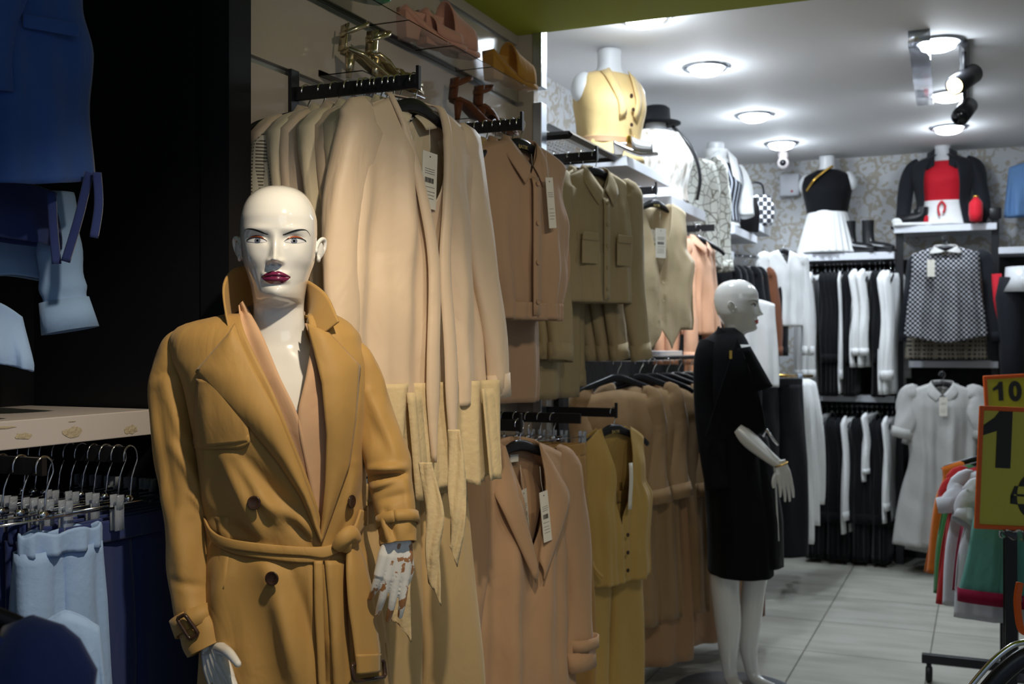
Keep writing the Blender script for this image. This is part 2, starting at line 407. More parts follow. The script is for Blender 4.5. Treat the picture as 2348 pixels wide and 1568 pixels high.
# ------------------------------------------------------------------ mannequin head (one surface, crown to hips)
HT = [  # z above chin, half width, front, back, front roundness
 (-.70, .165, .10, .13, 2.2), (-.62, .175, .105, .14, 2.2), (-.55, .165, .10, .13, 2.2), (-.42, .125, .09, .09, 2.2), (-.34, .130, .090, .10, 2.2),
 (-.27, .138, .098, .10, 2.3), (-.22, .148, .090, .10, 2.3), (-.17, .158, .072, .095, 2.4), (-.145, .150, .060, .09, 2.3),
 (-.125, .125, .050, .085, 2.2), (-.105, .082, .042, .075, 2.1), (-.085, .060, .034, .066, 2.0), (-.06, .0510, .030, .060, 2.0), (-.035, .0485, .029, .057, 2),
 (-.020, .0480, .032, .056, 1.9), (-.012, .0482, .043, .055, 1.8), (-.006, .0488, .063, .055, 1.7), (.001, .0495, .0765, .055, 1.75), (.012, .0512, .0815, .056, 1.85),
 (.024, .0530, .0825, .060, 1.95), (.036, .0562, .0832, .066, 2.0), (.05, .0605, .0845, .074, 2.0), (.07, .0675, .086, .086, 2.1), (.09, .0705, .087, .093, 2.15),
 (.11, .0722, .0885, .098, 2.2), (.13, .0732, .0905, .100, 2.2), (.15, .0728, .090, .099, 2.15), (.17, .0690, .084, .094, 2.1),
 (.185, .0630, .0745, .086, 2.05), (.198, .0545, .062, .074, 2), (.208, .0430, .047, .058, 2), (.214, .0310, .033, .042, 2), (.2175, .0175, .018, .024, 2), (.2185, .003, .003, .004, 2)]
def g2(x, z, cx, cz, sx, sz): return math.exp(-((x-cx)/sx)**2-((z-cz)/sz)**2)
def almond(x):  # local x from eye centre, outer positive
    t = max(0.0, 1-(x/.0185)**2); return t
def feat(x, z):
    if z < -.01 or z > .16: return 0
    a = abs(x); d = 0
    # nose
    if .045 < z < .125:
        t = min(1, max(0, (.112-z)/(.112-.069)))
        h = .003+.0195*t**1.25
        if z < .068: h *= max(0, 1-((.068-z)/.0085)**1.5) if z > .0595 else 0
        if z > .112: h *= max(0, 1-(z-.112)/.013)
        sw = .0058+.0035*t
        d += h*math.exp(-(abs(x)/sw)**2.2)
        d += .0090*g2(a, z, .0112, .0655, .0044, .0052)+.0030*g2(a, z, 0, .0690, .0075, .0050)
        d -= .007*g2(a, z, .0068, .0600, .0030, .0020)
    d -= .0085*g2(a, z, .034, .109, .0165, .0095)
    d -= .0045*g2(a, z, .0155, .107, .0065, .010)
    d += .0030*g2(a, z, .034, .127, .024, .007)
    d += .0040*g2(a, z, .034, .1065, .0125, .0065)      # eyeball
    d += .0040*g2(a, z, .045, .078, .016, .018)
    # lids: crease above, slit below
    ex = a-.0345
    if abs(ex) < .019:
        zt = .1045+.0060*almond(ex)**.8+.05*ex; zc = zt+.0048
        d -= .0016*math.exp(-((z-zc)/.0012)**2)*almond(ex)**.5
        d += .0010*math.exp(-((z-zt-.0012)/.0012)**2)*almond(ex)**.5
    # mouth
    lw = max(0, 1-(a/.0275)**2)
    d += .0062*lw**.6*math.exp(-((z-.0420)/.0052)**2)+.0068*lw**.7*math.exp(-((z-.0325)/.0056)**2)
    d -= .0030*lw**.4*math.exp(-((z-.0378-.0012*cos(a/.0275*PI))/.0011)**2)
    d -= .0013*g2(x, z, 0, .0505, .0030, .0050)
    d -= .0030*g2(x, z, 0, .0225, .016, .0045)
    d += .0040*g2(x, z, 0, .008, .014, .011)
    return d
def hprof(z): return lerp_tab(HT, z)
def hsurf(x, z):
    w_, f, b_, p = hprof(z); t = min(1, abs(x)/w_)
    return -(f*max(0, 1-t**p)**(1/p))-feat(x, z)
def head_body(name, m, parent, zlow=-.70):
    mb = MB(); zs = []; z = zlow
    while z < .2185: zs.append(z); z += .0016 if -.02 < z < .15 else (.004 if z < .2 else .0015)
    zs.append(.2185); n = 168; rings = []
    for z in zs:
        w_, f, b_, p = hprof(z); ring = []
        for j in range(n):
            if j < n*2//3:   # front, dense
                s_ = -1+2*j/(n*2//3); x = w_*sin(s_*PI/2); ring.append((x, hsurf(x, z), z))
            else:
                a = PI*(j-n*2//3)/(n-n*2//3); x = w_*cos(a); ring.append((x, b_*sin(a)**.95 if sin(a) > 0 else 0, z))
        rings.append(ring)
    mb.loft(rings); return mb.build(name, m, parent)
def face_patch(mb, top, bot, x0, x1, off=.0006, n=26, k=6, m=0, flip=1):
    P = []
    for i in range(n+1):
        t = i/n; x = x0+(x1-x0)*t; a, b_ = top(t), bot(t)
        P.append([(flip*x, hsurf(x, b_+(a-b_)*j/k)-off, b_+(a-b_)*j/k) for j in range(k+1)])
    mb.grid(P, m)
def face_paint(root, lip='lip_plum', full=True):
    mb = MB()   # lips
    W_ = .0268
    def ut(t): x = -W_+2*W_*t; a = abs(x)/W_; return .0384+.0108*(1-a**1.6)-.0022*math.exp(-(x/.0032)**2)
    def mid(t): x = -W_+2*W_*t; return .0374+.0012*cos(x/W_*PI)
    def lb(t): x = -W_+2*W_*t; a = abs(x)/W_; return .0378-.0140*(1-a**2.2)**.85
    face_patch(mb, ut, mid, -W_, W_, .0007, 40, 8); face_patch(mb, mid, lb, -W_, W_, .0007, 40, 8)
    mb.build('lips', lip, root)
    for sd in (-1, 1):
        X0, X1 = .0160, .0530
        et = lambda t: .1036+.0064*max(0, 1-(2*t-1)**2)**.7+.0020*t
        eb = lambda t: .1032-.0030*max(0, 1-(2*t-1)**2)**.7+.0022*t
        e = MB(); face_patch(e, et, eb, X0, X1, .0008, flip=sd); eo = e.build('eye', 'eye_white', root)
        for nm, mt, r, off in (('iris_rim', 'iris_ring', .0058, .0010), ('iris', 'iris_grey', .0051, .0012), ('pupil', 'pupil_black', .0023, .0014)):
            q = MB(); cz = .1052; cx = .0335; P = []
            for i in range(13):
                rr = r*i/12; P.append([])
                for j in range(25):
                    x = cx+rr*cos(2*PI*j/24); z = cz+rr*sin(2*PI*j/24); t = (x-X0)/(X1-X0)
                    z = min(max(z, eb(t)), et(t)); P[-1].append((sd*x, hsurf(x, z)-off, z))
            q.grid(P); q.build(nm, mt, eo)
        q = MB(); face_patch(q, lambda t: et(t)+.0012*t+.0003, lambda t: et(t)-.0007, X0-.0006, X1+.0022, .0013, flip=sd); q.build('lash_line', 'brow_dark', eo)
        q = MB(); face_patch(q, lambda t: et(t)+.0044*sin(PI*min(1, t*1.02))**.6, lambda t: et(t)+.0010, X0+.001, X1+.001, .0007, flip=sd); q.build('eye_shadow', 'shadow_copper', root)
        q = MB()
        bt = lambda t: .1160+.0118*math.sin(min(1, t/.82)*PI/2)**1.2-(.0105*((t-.82)/.18)**2 if t > .82 else 0)
        face_patch(q, lambda t: bt(t)+.0009*sin(PI*min(1,t+.12))**.5 if t<.88 else bt(t)+.0006, lambda t: bt(t)-.0022*sin(PI*min(1,t*.9+.1))-.0002, .0135, .0625, .0007, 40, 3, flip=sd); q.build('eyebrow', 'brow_dark', root)
def ear(root, m, sd):
    mb = MB(); fr = lambda x, y, z: (sd*x, y, z)
    # outer helix, a C-shaped rim; concha; lobe
    c = [(.071, .004, .098), (.0755, .012, .112), (.0825, .021, .119), (.0870, .029, .116), (.0870, .031, .104), (.0830, .027, .091), (.0770, .018, .080), (.0730, .010, .077)]
    pts = [fr(*p) for p in cr(c, 6)]; L = len(pts)
    mb.tube(pts, [.0022+.0022*sin(PI*min(1, i/L*1.0+.15)) for i in range(L)], 8)
    mb.tube([fr(*p) for p in cr([(.0745, .012, .103), (.080, .020, .107), (.081, .021, .098), (.0765, .014, .089)], 5)], .0024, 8)
    mb.ell(fr(.0770, .016, .097), (.0030, .0130, .0180), rot=Matrix.Rotation(sd*R(-38), 3, 'Z'))
    mb.ell(fr(.0755, .013, .0790), (.0042, .0070, .0070)); mb.ell(fr(.0715, .001, .094), (.004, .005, .006))
    mb.build('ear', m, root, remesh=.0011)
def hand(parent, m, O, fwd, nrm, curls, thumb, scale=1.0, right=1, name='hand', wristlen=.06, spread=1.0, wx=1.0):
    """O wrist, fwd to the fingertips, nrm = back of hand direction"""
    f = Vector(fwd).normalized(); nrm = Vector(nrm); nrm = (nrm-f*nrm.dot(f)).normalized(); sx = f.cross(nrm)*right
    P = lambda x, y, z: Vector(O)+(sx*x*wx+f*y+nrm*z)*scale
    mb = MB()
    mb.tube([P(0, -wristlen, 0), P(0, -.02, 0), P(0, 0, 0)], [.025*scale*wx, .0235*scale*wx, .024*scale*wx], 16, flat=.85, up=nrm)
    # palm as fused strips
    for k, x in enumerate((-.030, -.011, .009, .028)):
        mb.tube([P(x*.45, -.012, 0), P(x*.8, .03, .002), P(x, .076-.004*abs(k-1.3), .001)], [.0155*scale, .0150*scale, .0108*scale], 12, flat=.9, up=nrm)
    mb.ell(P(.022, .03, -.008), (.014*scale, .022*scale, .012*scale)); mb.ell(P(-.02, .03, -.006), (.013*scale, .022*scale, .010*scale))
    L = [(.036, .022, .018), (.041, .025, .019), (.038, .024, .018), (.029, .018, .016)]
    X = [.028, .009, -.011, -.029]
    for k in range(4):
        x = X[k]; a = 0; p = (x, .074-(.004 if k == 0 else 0)-(.009 if k == 3 else 0), .001); pts = [P(*p)]; y, z = p[1], p[2]; xx = x
        ang = (x*2.4)*spread
        for s_, l in enumerate(L[k]):
            a += curls[k][s_]; y += l*cos(a); z -= l*sin(a); xx += l*math.sin(ang)*cos(a); pts.append(P(xx, y, z))
        rr = [.0096, .0084, .0072, .0056]
        q = cr([tuple(v) for v in pts], 4); rad = [rr[0]+(rr[3]-rr[0])*i/(len(q)-1) for i in range(len(q))]
        mb.tube(q, [v*scale for v in rad], 10); mb.ell(q[-1], [.0055*scale]*3, 10, 6)
    tp = [P(*t) for t in thumb]; q = cr([tuple(v) for v in tp], 5); rad = [.0135-(.0135-.0066)*i/(len(q)-1) for i in range(len(q))]
    mb.tube(q, [v*scale for v in rad], 10); mb.ell(q[-1], [.0066*scale]*3, 10, 6)
    return mb.build(name, m, parent, remesh=.0016*scale)
def rel(c): return [(c, c*1.1, c*.8)]*4

# ------------------------------------------------------------------ near mannequin, camel trench coat
D0 = 2.2; PX0 = 650; RX0 = (PX0-1174)/F*D0
def M(px, py, ly=0.0):
    d = D0+ly; return Vector(((px-1174)/F*d-RX0, ly, H+(790-py)/F*d))
def Mpx(v):
    d = D0+v[1]; return 1174+F*(v[0]+RX0)/d, 790-(v[2]-H)/d*F
wr = wp(PX0, 790, D0)
man = thing('mannequin', 'glossy white bald female mannequin with plum lips wearing an open camel trench coat', 'mannequin', (wr.x, wr.y, 0), YAW)
# head unit, placed and slightly turned
hd = bpy.data.objects.new('figure', None)
body = head_body('body', 'mannequin_gloss', man, -.40)
tmp = [body]
face_root = body
face_paint(body); ear(body, 'mannequin_gloss', 1); ear(body, 'mannequin_gloss', -1)
ch = M(628, 683, -.05)
body.location = (ch.x, -.005, ch.z); body.rotation_euler = (0, 0, R(8)); body.scale = (1.04, 1.04, 1.04)
# legs and foot pole hidden by the coat: lower body of the figure
mb = MB()
for sx_, lx_ in ((-1, .02), (1, .02)):
    mb.tube([(sx_*.065+lx_, .0, 1.05), (sx_*.065+lx_, .0, .95), (sx_*.07+lx_, 0, .55), (sx_*.065+lx_, 0.01, .30), (sx_*.06+lx_, .015, .10), (sx_*.06+lx_, -.02, .03)], [.05, .062, .058, .050, .036, .03], 20)
    mb.ell((sx_*.06+lx_, -.07, .028), (.036, .095, .028))
mb.build('legs', 'mannequin_gloss', man)

CT = [  # py, left px, right px, front depth, back depth
 (722, 520, 765, .045, .06), (732, 478, 785, .062, .07), (742, 436, 800, .074, .08), (756, 408, 812, .088, .095), (775, 396, 824, .1, .11), (820, 402, 838, .115, .12), (870, 425, 843, .13, .12), (950, 445, 843, .14, .12),
 (1050, 462, 838, .13, .11), (1150, 472, 836, .12, .10), (1220, 478, 838, .112, .10), (1300, 478, 858, .128, .12), (1400, 472, 874, .137, .13),
 (1500, 468, 888, .145, .14), (1600, 462, 898, .15, .145), (1800, 452, 918, .16, .15), (2150, 438, 938, .17, .16)]
CZ = []
for py, l, r_, fd, bd in CT:
    a = M(l, py); b_ = M(r_, py); CZ.append((a.z, (a.x+b_.x)/2, (b_.x-a.x)/2, fd, bd))
CZ.sort()
EXP = 2.35
CREASE = [  # x1,y1,x2,y2,width px,amp m
 (515, 1045, 600, 1235, 17, .012), (540, 1045, 640, 1190, 13, .010), (560, 1060, 700, 1205, 24, -.010), (590, 1140, 720, 1215, 16, .009), (640, 1180, 720, 1238, 11, -.007),
 (480, 1100, 560, 1240, 22, -.006), (480, 1180, 640, 1260, 15, -.006), (500, 1235, 660, 1300, 12, -.006), (610, 1280, 700, 1568, 24, .012), (560, 1290, 600, 1568, 30, -.007),
 (660, 1290, 745, 1560, 18, -.009), (500, 1300, 520, 1600, 26, .006), (650, 1400, 690, 1600, 24, .008), (760, 1290, 770, 1560, 14, .007), (790, 1270, 800, 1600, 10, -.010),
 (850, 1290, 880, 1560, 15, .008), (725, 1285, 742, 1700, 6, -.014), (712, 1285, 728, 1700, 9, .006), (820, 1060, 790, 1230, 12, .010), (835, 1100, 770, 1250, 9, -.008),
 (770, 1290, 760, 1450, 12, -.006), (830, 880, 815, 1060, 10, .006), (470, 900, 468, 1150, 12, .006), (690, 1190, 730, 1250, 10, .008), (530, 1290, 470, 1420, 16, .006)]
def crease(px, py, lst):
    d = 0
    for x1, y1, x2, y2, w_, a in lst:
        dx, dy = x2-x1, y2-y1; L2 = dx*dx+dy*dy; t = ((px-x1)*dx+(py-y1)*dy)/L2
        tc_ = min(1, max(0, t)); q = math.hypot(px-x1-tc_*dx, py-y1-tc_*dy)
        if q < 3*w_: d += 1.35*a*math.exp(-(q/w_)**2)*(.45+.55*sin(PI*tc_))
    return d
def coat_y(x, z, fr=1.0):
    cx, w_, fd, bd = lerp_tab(CZ, z); t = min(.999, abs(x-cx)/w_)
    return -fd*fr*(1-t**EXP)**(1/EXP)
def cpt(px, py, off=0.0, fr=1.0, cre=True):
    ly = -.1
    for _ in range(5):
        v = M(px, py, ly); ly = coat_y(v.x, v.z, fr)
    ly -= off+(crease(px, py, CREASE) if cre else 0)
    return M(px, py, ly)
OPEN = [(722, 548, 704), (760, 560, 708), (800, 578, 718), (900, 628, 738), (1000, 668, 749), (1100, 706, 746), (1180, 730, 738), (1225, 736, 736)]
mb = MB(); rings = []; n = 150
zz = [CZ[0][0]+(CZ[-1][0]-CZ[0][0])*i/190 for i in range(191)]
zz = [z for z in zz]
for z in zz[::-1]:
    cx, w_, fd, bd = lerp_tab(CZ, z); ring = []
    py0 = 790-(z-H)/(D0-fd*.8)*F
    if py0 < 1225:
        o_ = lerp_tab(OPEN, py0); xl = M(o_[0], py0, -fd).x; xr = M(o_[1], py0, -fd).x
    else: xl = xr = M(736, py0, -fd).x
    al = max(-.97, min(.97, (xl-cx)/w_)); ar = max(-.97, min(.97, (xr-cx)/w_))
    A = -math.acos(ar); B = 2*PI-math.acos(al)
    for j in range(n+1):
        a = A+(B-A)*j/n; ca, sa = cos(a), sin(a)
        x = cx+w_*(abs(ca)**(2/EXP))*(1 if ca > 0 else -1) if sa > 0 else cx+w_*ca
        if sa <= 0:
            y = coat_y(x, z); px_, py_ = Mpx((x, y, z)); y -= crease(px_, py_, CREASE)
            if z < 1.1:
                y -= min(1, (1.1-z)/.3)*.006*sin(j*.55+z*5)
        else: y = bd*sa**(2/EXP)+.004*sin(a*9+z*4)*(1 if z < 1.1 else .3)
        ring.append((x, y, z))
    rings.append(ring)
mb.grid(rings)
fabric('coat_camel', (180, 141, 80), .6, .1, (420, .2, .0006), .03, spec=.35)
fabric('blouse_nude', (206, 166, 130), .7, .1, (420, .2, .0005), .03)
coat = mb.build('coat', 'coat_camel', man, solid=.004)

def strip(mb, A, B, k=8, n=30, off=.008, bulge=.0, fr=1.0, fn=None, cre=True, m=0, smoothpts=True):
    """cloth between two picture polylines, laid on the coat front"""
    A = cr(A, 8) if smoothpts else [tuple(a) for a in A]; B = cr(B, 8) if smoothpts else [tuple(a) for a in B]
    def samp(P, t):
        # by arc length
        L = [0]
        for a, b_ in zip(P, P[1:]): L.append(L[-1]+math.hypot(b_[0]-a[0], b_[1]-a[1]))
        q = t*L[-1]
        for i in range(len(P)-1):
            if q <= L[i+1] or i == len(P)-2:
                u = (q-L[i])/max(1e-9, L[i+1]-L[i]); return tuple(a+(b_-a)*u for a, b_ in zip(P[i], P[i+1]))
    G = []
    for i in range(n+1):
        a = samp(A, i/n); b_ = samp(B, i/n); row = []
        for j in range(k+1):
            t = j/k; px = a[0]+(b_[0]-a[0])*t; py = a[1]+(b_[1]-a[1])*t
            oa = a[2] if len(a) > 2 else 0; ob = b_[2] if len(b_) > 2 else 0
            o = off+oa+(ob-oa)*t+bulge*sin(PI*t)+(fn(i/n, t) if fn else 0)
            row.append(cpt(px, py, o, fr, cre))
        G.append(row)
    mb.grid(G, m); return mb
# blouse under the coat: two crossing fronts over the chest
mb = MB()
strip(mb, [(556, 690), (598, 762), (640, 860), (683, 952), (705, 1050), (728, 1180), (735, 1240)], [(548, 700), (552, 790), (580, 900), (630, 1010), (680, 1110), (710, 1190), (722, 1240)], off=-.012, fr=.97, cre=False, n=40, k=10, fn=lambda i, t: .004*sin(t*7+i*3))
strip(mb, [(699, 742), (712, 790), (702, 860), (683, 958), (700, 1060), (725, 1180), (735, 1240)], [(735, 742), (765, 800), (775, 900), (785, 1000), (775, 1100), (760, 1180), (745, 1240)], off=-.012, fr=.97, cre=False, n=40, k=10, fn=lambda i, t: .004*sin(t*6+i*4))
mb.build('blouse', 'blouse_nude', man, solid=.003)
# lapels
mb = MB()
strip(mb, [(537, 742), (560, 800), (600, 880), (640, 955), (690, 1080), (722, 1170), (738, 1240)], [(528, 762), (448, 852), (500, 905), (570, 975), (640, 1060), (690, 1135), (737, 1243)], k=12, n=60, off=.008, bulge=.010, smoothpts=False)
mb.build('lapel', 'coat_camel', man, solid=.004)
mb = MB()
strip(mb, [(704, 742), (738, 880), (749, 1000), (746, 1110), (735, 1240)], [(752, 762), (826, 838), (816, 960), (800, 1070), (737, 1243)], k=12, n=60, off=.008, bulge=.008, smoothpts=False)
mb.build('lapel', 'coat_camel', man, solid=.004)
# storm flap
mb = MB(); strip(mb, [(452, 868), (447, 930), (444, 1028)], [(540, 880), (566, 960), (574, 1012)], k=12, n=20, off=.006, bulge=.004, fn=lambda i, t: 0, smoothpts=False)
strip(mb, [(444, 1028), (490, 1029), (545, 1029), (562, 1024), (574, 1012)], [(446, 1010), (490, 1008), (540, 1006), (560, 1003), (570, 996)], k=3, n=20, off=.0065, smoothpts=False)
mb.build('storm_flap', 'coat_camel', man, solid=.004)
# shoulder yoke seam line and pocket welts
mb = MB(); strip(mb, [(494, 1184), (500, 1250), (486, 1345)], [(524, 1186), (528, 1250), (514, 1350)], k=3, n=16, off=.0015, bulge=.001)
mb.build('pocket_welt', 'coat_camel', man, solid=.002)
# turned-up collar
def sweep(name, A, B, m, parent, k=10, n=50, solid=.004, bul=0, smooth=True):
    A = cr(A, 6) if smooth else A; B = cr(B, 6) if smooth else B; G = []
    for i in range(n+1):
        q = i/n*(len(A)-1); a0 = int(min(q, len(A)-2)); u = q-a0; a = Vector(A[a0]).lerp(Vector(A[a0+1]), u)
        q = i/n*(len(B)-1); b0 = int(min(q, len(B)-2)); u = q-b0; b_ = Vector(B[b0]).lerp(Vector(B[b0+1]), u)
        G.append([a.lerp(b_, j/k)+Vector((0, -bul*sin(PI*j/k), 0)) for j in range(k+1)])
    mb = MB(); mb.grid(G); return mb.build(name, m, parent, solid=solid)
low = [M(527, 762, -.085), M(524, 735, -.03), M(545, 712, .045), (M(612, 690, .095)), M(672, 696, .085), M(708, 722, .03), M(706, 742, -.045), M(744, 762, -.085)]
top = [M(518, 722, -.075), M(513, 650, -.025), M(545, 612, .045), (M(610, 620, .105)), M(665, 628, .095), M(700, 640, .03), M(748, 674, -.035), M(777, 737, -.085)]
sweep('collar', [tuple(p) for p in low], [tuple(p) for p in top], 'coat_camel', man, n=70)
# sleeves
def sleeve(path, name, lst, m='coat_camel', seed=0, n=44, flat=.95):
    pts = [(*M(p[0], p[1], p[2]), p[3]*D0/F) for p in path]; q = cr(pts, 12)
    mb = MB(); L = len(q)
    P = [Vector(v[:3]) for v in q]; r_ = [v[3] for v in q]; rings = []; prev = Vector((0, 1, 0))
    for i in range(L):
        t = (P[min(i+1, L-1)]-P[max(i-1, 0)]).normalized(); a = (prev-t*prev.dot(t)).normalized(); b_ = t.cross(a); prev = a; ring = []
        for j in range(n):
            g = 2*PI*j/n; rr = r_[i]*(1+.03*sin(3*g+i*.21+seed)+.018*sin(5*g-i*.33+seed*2))
            p = P[i]+a*cos(g)*rr*flat+b_*sin(g)*rr
            px_, py_ = Mpx(p)
            if cos(g) < 0: p = p+Vector((0, -crease(px_, py_, lst), 0))
            ring.append(p)
        rings.append(ring)
    mb.loft(rings, True, False); return mb.build(name, m, man, solid=.004)
LC = [(380, 880, 440, 1060, 13, .008), (355, 900, 400, 1160, 12, -.006), (400, 1020, 475, 1140, 12, .009), (420, 1010, 472, 1100, 8, -.008), (440, 1130, 480, 1180, 9, .008), (400, 1200, 430, 1390, 18, .006), (440, 1200, 470, 1380, 14, -.006),
      (370, 860, 430, 830, 10, -.004), (400, 1330, 470, 1350, 10, -.004), (445, 860, 437, 1000, 10, .005)]
sl = sleeve([(432, 775, .0, 26), (410, 800, .0, 40), (398, 860, .0, 49), (394, 930, -.005, 49), (404, 1020, -.01, 51), (420, 1110, -.02, 50), (430, 1190, -.03, 49), (434, 1280, -.045, 47), (440, 1360, -.06, 43), (450, 1412, -.075, 44), (468, 1450, -.085, 49), (482, 1482, -.09, 51)], 'sleeve', LC, seed=1)
RC = [(846, 900, 920, 1060, 14, .008), (850, 1075, 930, 1070, 8, .012), (845, 1095, 925, 1088, 7, -.012), (850, 1120, 900, 1100, 7, .008), (870, 1150, 940, 1130, 10, -.005), (870, 1180, 900, 1250, 8, .008), (885, 1170, 905, 1240, 7, -.008), (930, 1100, 940, 1210, 9, .005), (860, 1160, 880, 1240, 8, -.007)]
sr = sleeve([(806, 800, .0, 22), (822, 822, .0, 32), (838, 870, .0, 37), (852, 930, 0, 42), (870, 1000, -.01, 48), (888, 1060, -.03, 50), (898, 1110, -.05, 46), (905, 1170, -.075, 43), (911, 1215, -.09, 40), (914, 1246, -.098, 38)], 'sleeve', RC, seed=4)
# cuff straps with buckles
def band(pts, wid, name, m, parent, ring_r, nrm=None, solid=.003):
    pass
mb = MB()
def ringband(c, ax, r1, r2, w_, a0=0, a1=2*PI, n=40, yoff=0):
    ax = Vector(ax).normalized(); a = Vector((0, -1, 0)); a = (a-ax*a.dot(ax)).normalized(); b_ = ax.cross(a); G = []
    for i in range(n+1):
        g = a0+(a1-a0)*i/n; p = Vector(c)+a*cos(g)*r1+b_*sin(g)*r2
        G.append([p-ax*w_/2, p+ax*w_/2])
    return G
ca = M(447, 1410, -.072); ax = (M(476, 1470, -.085)-M(440, 1370, -.06)).normalized()
mb.grid(ringband(ca+ax*.010, ax, .0455, .0465, .034)); st = mb.build('cuff_strap', 'coat_camel', sl, solid=.004)
def buckle(corners, t, m, parent, name='buckle'):
    mb = MB(); P = [Vector(c) for c in corners]; n = len(P); q = []
    for i in range(n):
        a, b_, c_ = P[i-1], P[i], P[(i+1) % n]; q += [b_+(a-b_)*.16, b_+(a-b_)*.04+(c_-b_)*.04, b_+(c_-b_)*.16]
    q.append(q[0]); mb.tube(q, t, 10, False); return mb.build(name, m, parent)
buckle([M(406, 1418, -.125), M(424, 1408, -.128), M(456, 1452, -.132), M(436, 1466, -.130)], .0038, 'horn_brown', st)
mb = MB(); cb = M(912, 1192, -.083); axr = (M(914, 1246, -.098)-M(905, 1170, -.075)).normalized()
mb.grid(ringband(cb, axr, .0395, .0400, .022)); mb.build('cuff_strap', 'coat_camel', sr, solid=.004)
# hands
lh = hand(man, 'mannequin_gloss', M(488, 1486, -.096), (.40, -.42, -.80), (-.60, -.80, -.1), [(.05, .15, .1), (.1, .2, .1), (.15, .25, .15), (.2, .25, .2)],
          [(.014, .002, .0), (.042, .018, .006), (.074, .040, .014), (.098, .068, .020)], 1.06, right=-1, wx=.92, spread=1.6, wristlen=.05)
rh = hand(man, 'chipped_white', M(913, 1242, -.10), (-.16, -.10, -1), (.30, -1, .08), [(.08, .15, .15), (.12, .2, .2), (.22, .25, .2), (.3, .3, .25)],
          [(.014, .012, -.004), (.032, .034, -.012), (.040, .058, -.016), (.038, .082, -.022)], .98, right=-1, wx=.90, spread=1.4)
# belt
mb = MB()
strip(mb, [(468, 1184), (484, 1214), (520, 1233), (600, 1246), (700, 1254), (756, 1250), (790, 1232)], [(470, 1200), (486, 1238), (530, 1257), (610, 1268), (700, 1274), (750, 1278), (796, 1250)], k=6, n=60, off=.012, bulge=.002, cre=False)
strip(mb, [(486, 1236), (530, 1254), (610, 1266), (700, 1272), (770, 1262)], [(492, 1246), (540, 1268), (620, 1282), (700, 1290), (752, 1286)], k=5, n=60, off=.006, bulge=.002, cre=False)
# round the back and up to the right side loop
G = []
for i in range(61):
    a = R(-8)+R(196)*i/60; cx, w_, fd, bd = lerp_tab(CZ, M(650, 1215).z); x = cx+(w_+.004)*cos(a); y = (bd+.006)*sin(a); z = M(650, 1205).z+.02*cos(a)
    G.append([(x, y, z-.017), (x, y, z+.017)])
mb.grid(G)
strip(mb, [(790, 1232), (812, 1205), (826, 1168)], [(806, 1248), (836, 1205), (840, 1172)], k=5, n=16, off=.016, bulge=.004, cre=False)
belt = mb.build('belt', 'coat_camel', man, solid=.004)
mb = MB()   # knot
kp = [cpt(772, 1258, .020, 1, False), cpt(786, 1236, .034, 1, False), cpt(806, 1222, .036, 1, False), cpt(816, 1236, .030, 1, False), cpt(800, 1250, .022, 1, False)]
mb.tube(cr([tuple(p) for p in kp], 6), [.011+.005*sin(PI*i/24) for i in range(25)], 16, True, flat=.7)
mb.tube(cr([tuple(cpt(792, 1262, .018, 1, False)), tuple(cpt(796, 1240, .032, 1, False)), tuple(cpt(814, 1224, .026, 1, False))], 6), .012, 14, flat=.6)
mb.build('belt_knot', 'coat_camel', belt)
mb = MB()   # hanging end with buckle
strip(mb, [(798, 1244), (794, 1300), (798, 1380), (808, 1450), (818, 1530)], [(818, 1240), (840, 1300), (858, 1380), (866, 1450), (872, 1500)], k=8, n=50, off=.018, bulge=.005, cre=False, fn=lambda i, t: .004*sin(t*5+i*2)+.012*i)
be = mb.build('belt_end', 'coat_camel', belt, solid=.004)
mb = MB(); strip(mb, [(816, 1500), (818, 1546)], [(872, 1498), (872, 1540)], k=6, n=8, off=.034, bulge=.006, cre=False, smoothpts=False); mb.build('belt_loop', 'coat_camel', be, solid=.005)
buckle([cpt(806, 1522, .036, 1, False), cpt(812, 1562, .040, 1, False), cpt(884, 1552, .040, 1, False), cpt(880, 1512, .036, 1, False)], .0042, 'horn_brown', be)
mb = MB(); strip(mb, [(720, 1285), (722, 1400), (728, 1500), (733, 1640)], [(740, 1285), (742, 1400), (745, 1500), (750, 1640)], k=4, n=40, off=.010, bulge=.0015, cre=False); mb.build('belt_end', 'coat_camel', belt, solid=.003)
# front edge of the overlapping panel below the belt
mb = MB(); strip(mb, [(745, 1285), (755, 1400), (765, 1568), (775, 1750)], [(790, 1285), (795, 1400), (806, 1568), (815, 1750)], k=5, n=40, off=.006, bulge=.002, cre=True); mb.build('front_facing', 'coat_camel', man, solid=.003)
def button(parent, pos, nrm, r=.0135, m='horn_brown', holes=True, name='button'):
    q = Vector(nrm).to_track_quat('Z', 'Y').to_matrix(); mb = MB()
    mb.lathe([(.0, -.0015), (r*.9, -.0015), (r, 0), (r, .0018), (r*.88, .0026), (r*.72, .0014), (.0, .0014)], pos, 28, 0, q, False)
    if holes:
        for i in range(4):
            a = PI/4+i*PI/2; mb.lathe([(0, .0016), (r*.09, .0016)], Vector(pos)+q@Vector((r*.25*cos(a), r*.25*sin(a), .0001)), 8, 1, q, False)
    return mb.build(name, [m, 'ink'], parent)
button(man, cpt(583, 1153, .012), (-.15, -1, .1)); button(man, cpt(624, 1326, .014), (-.2, -1, 0)); button(man, cpt(806, 1150, .012), (.92, -.4, 0))
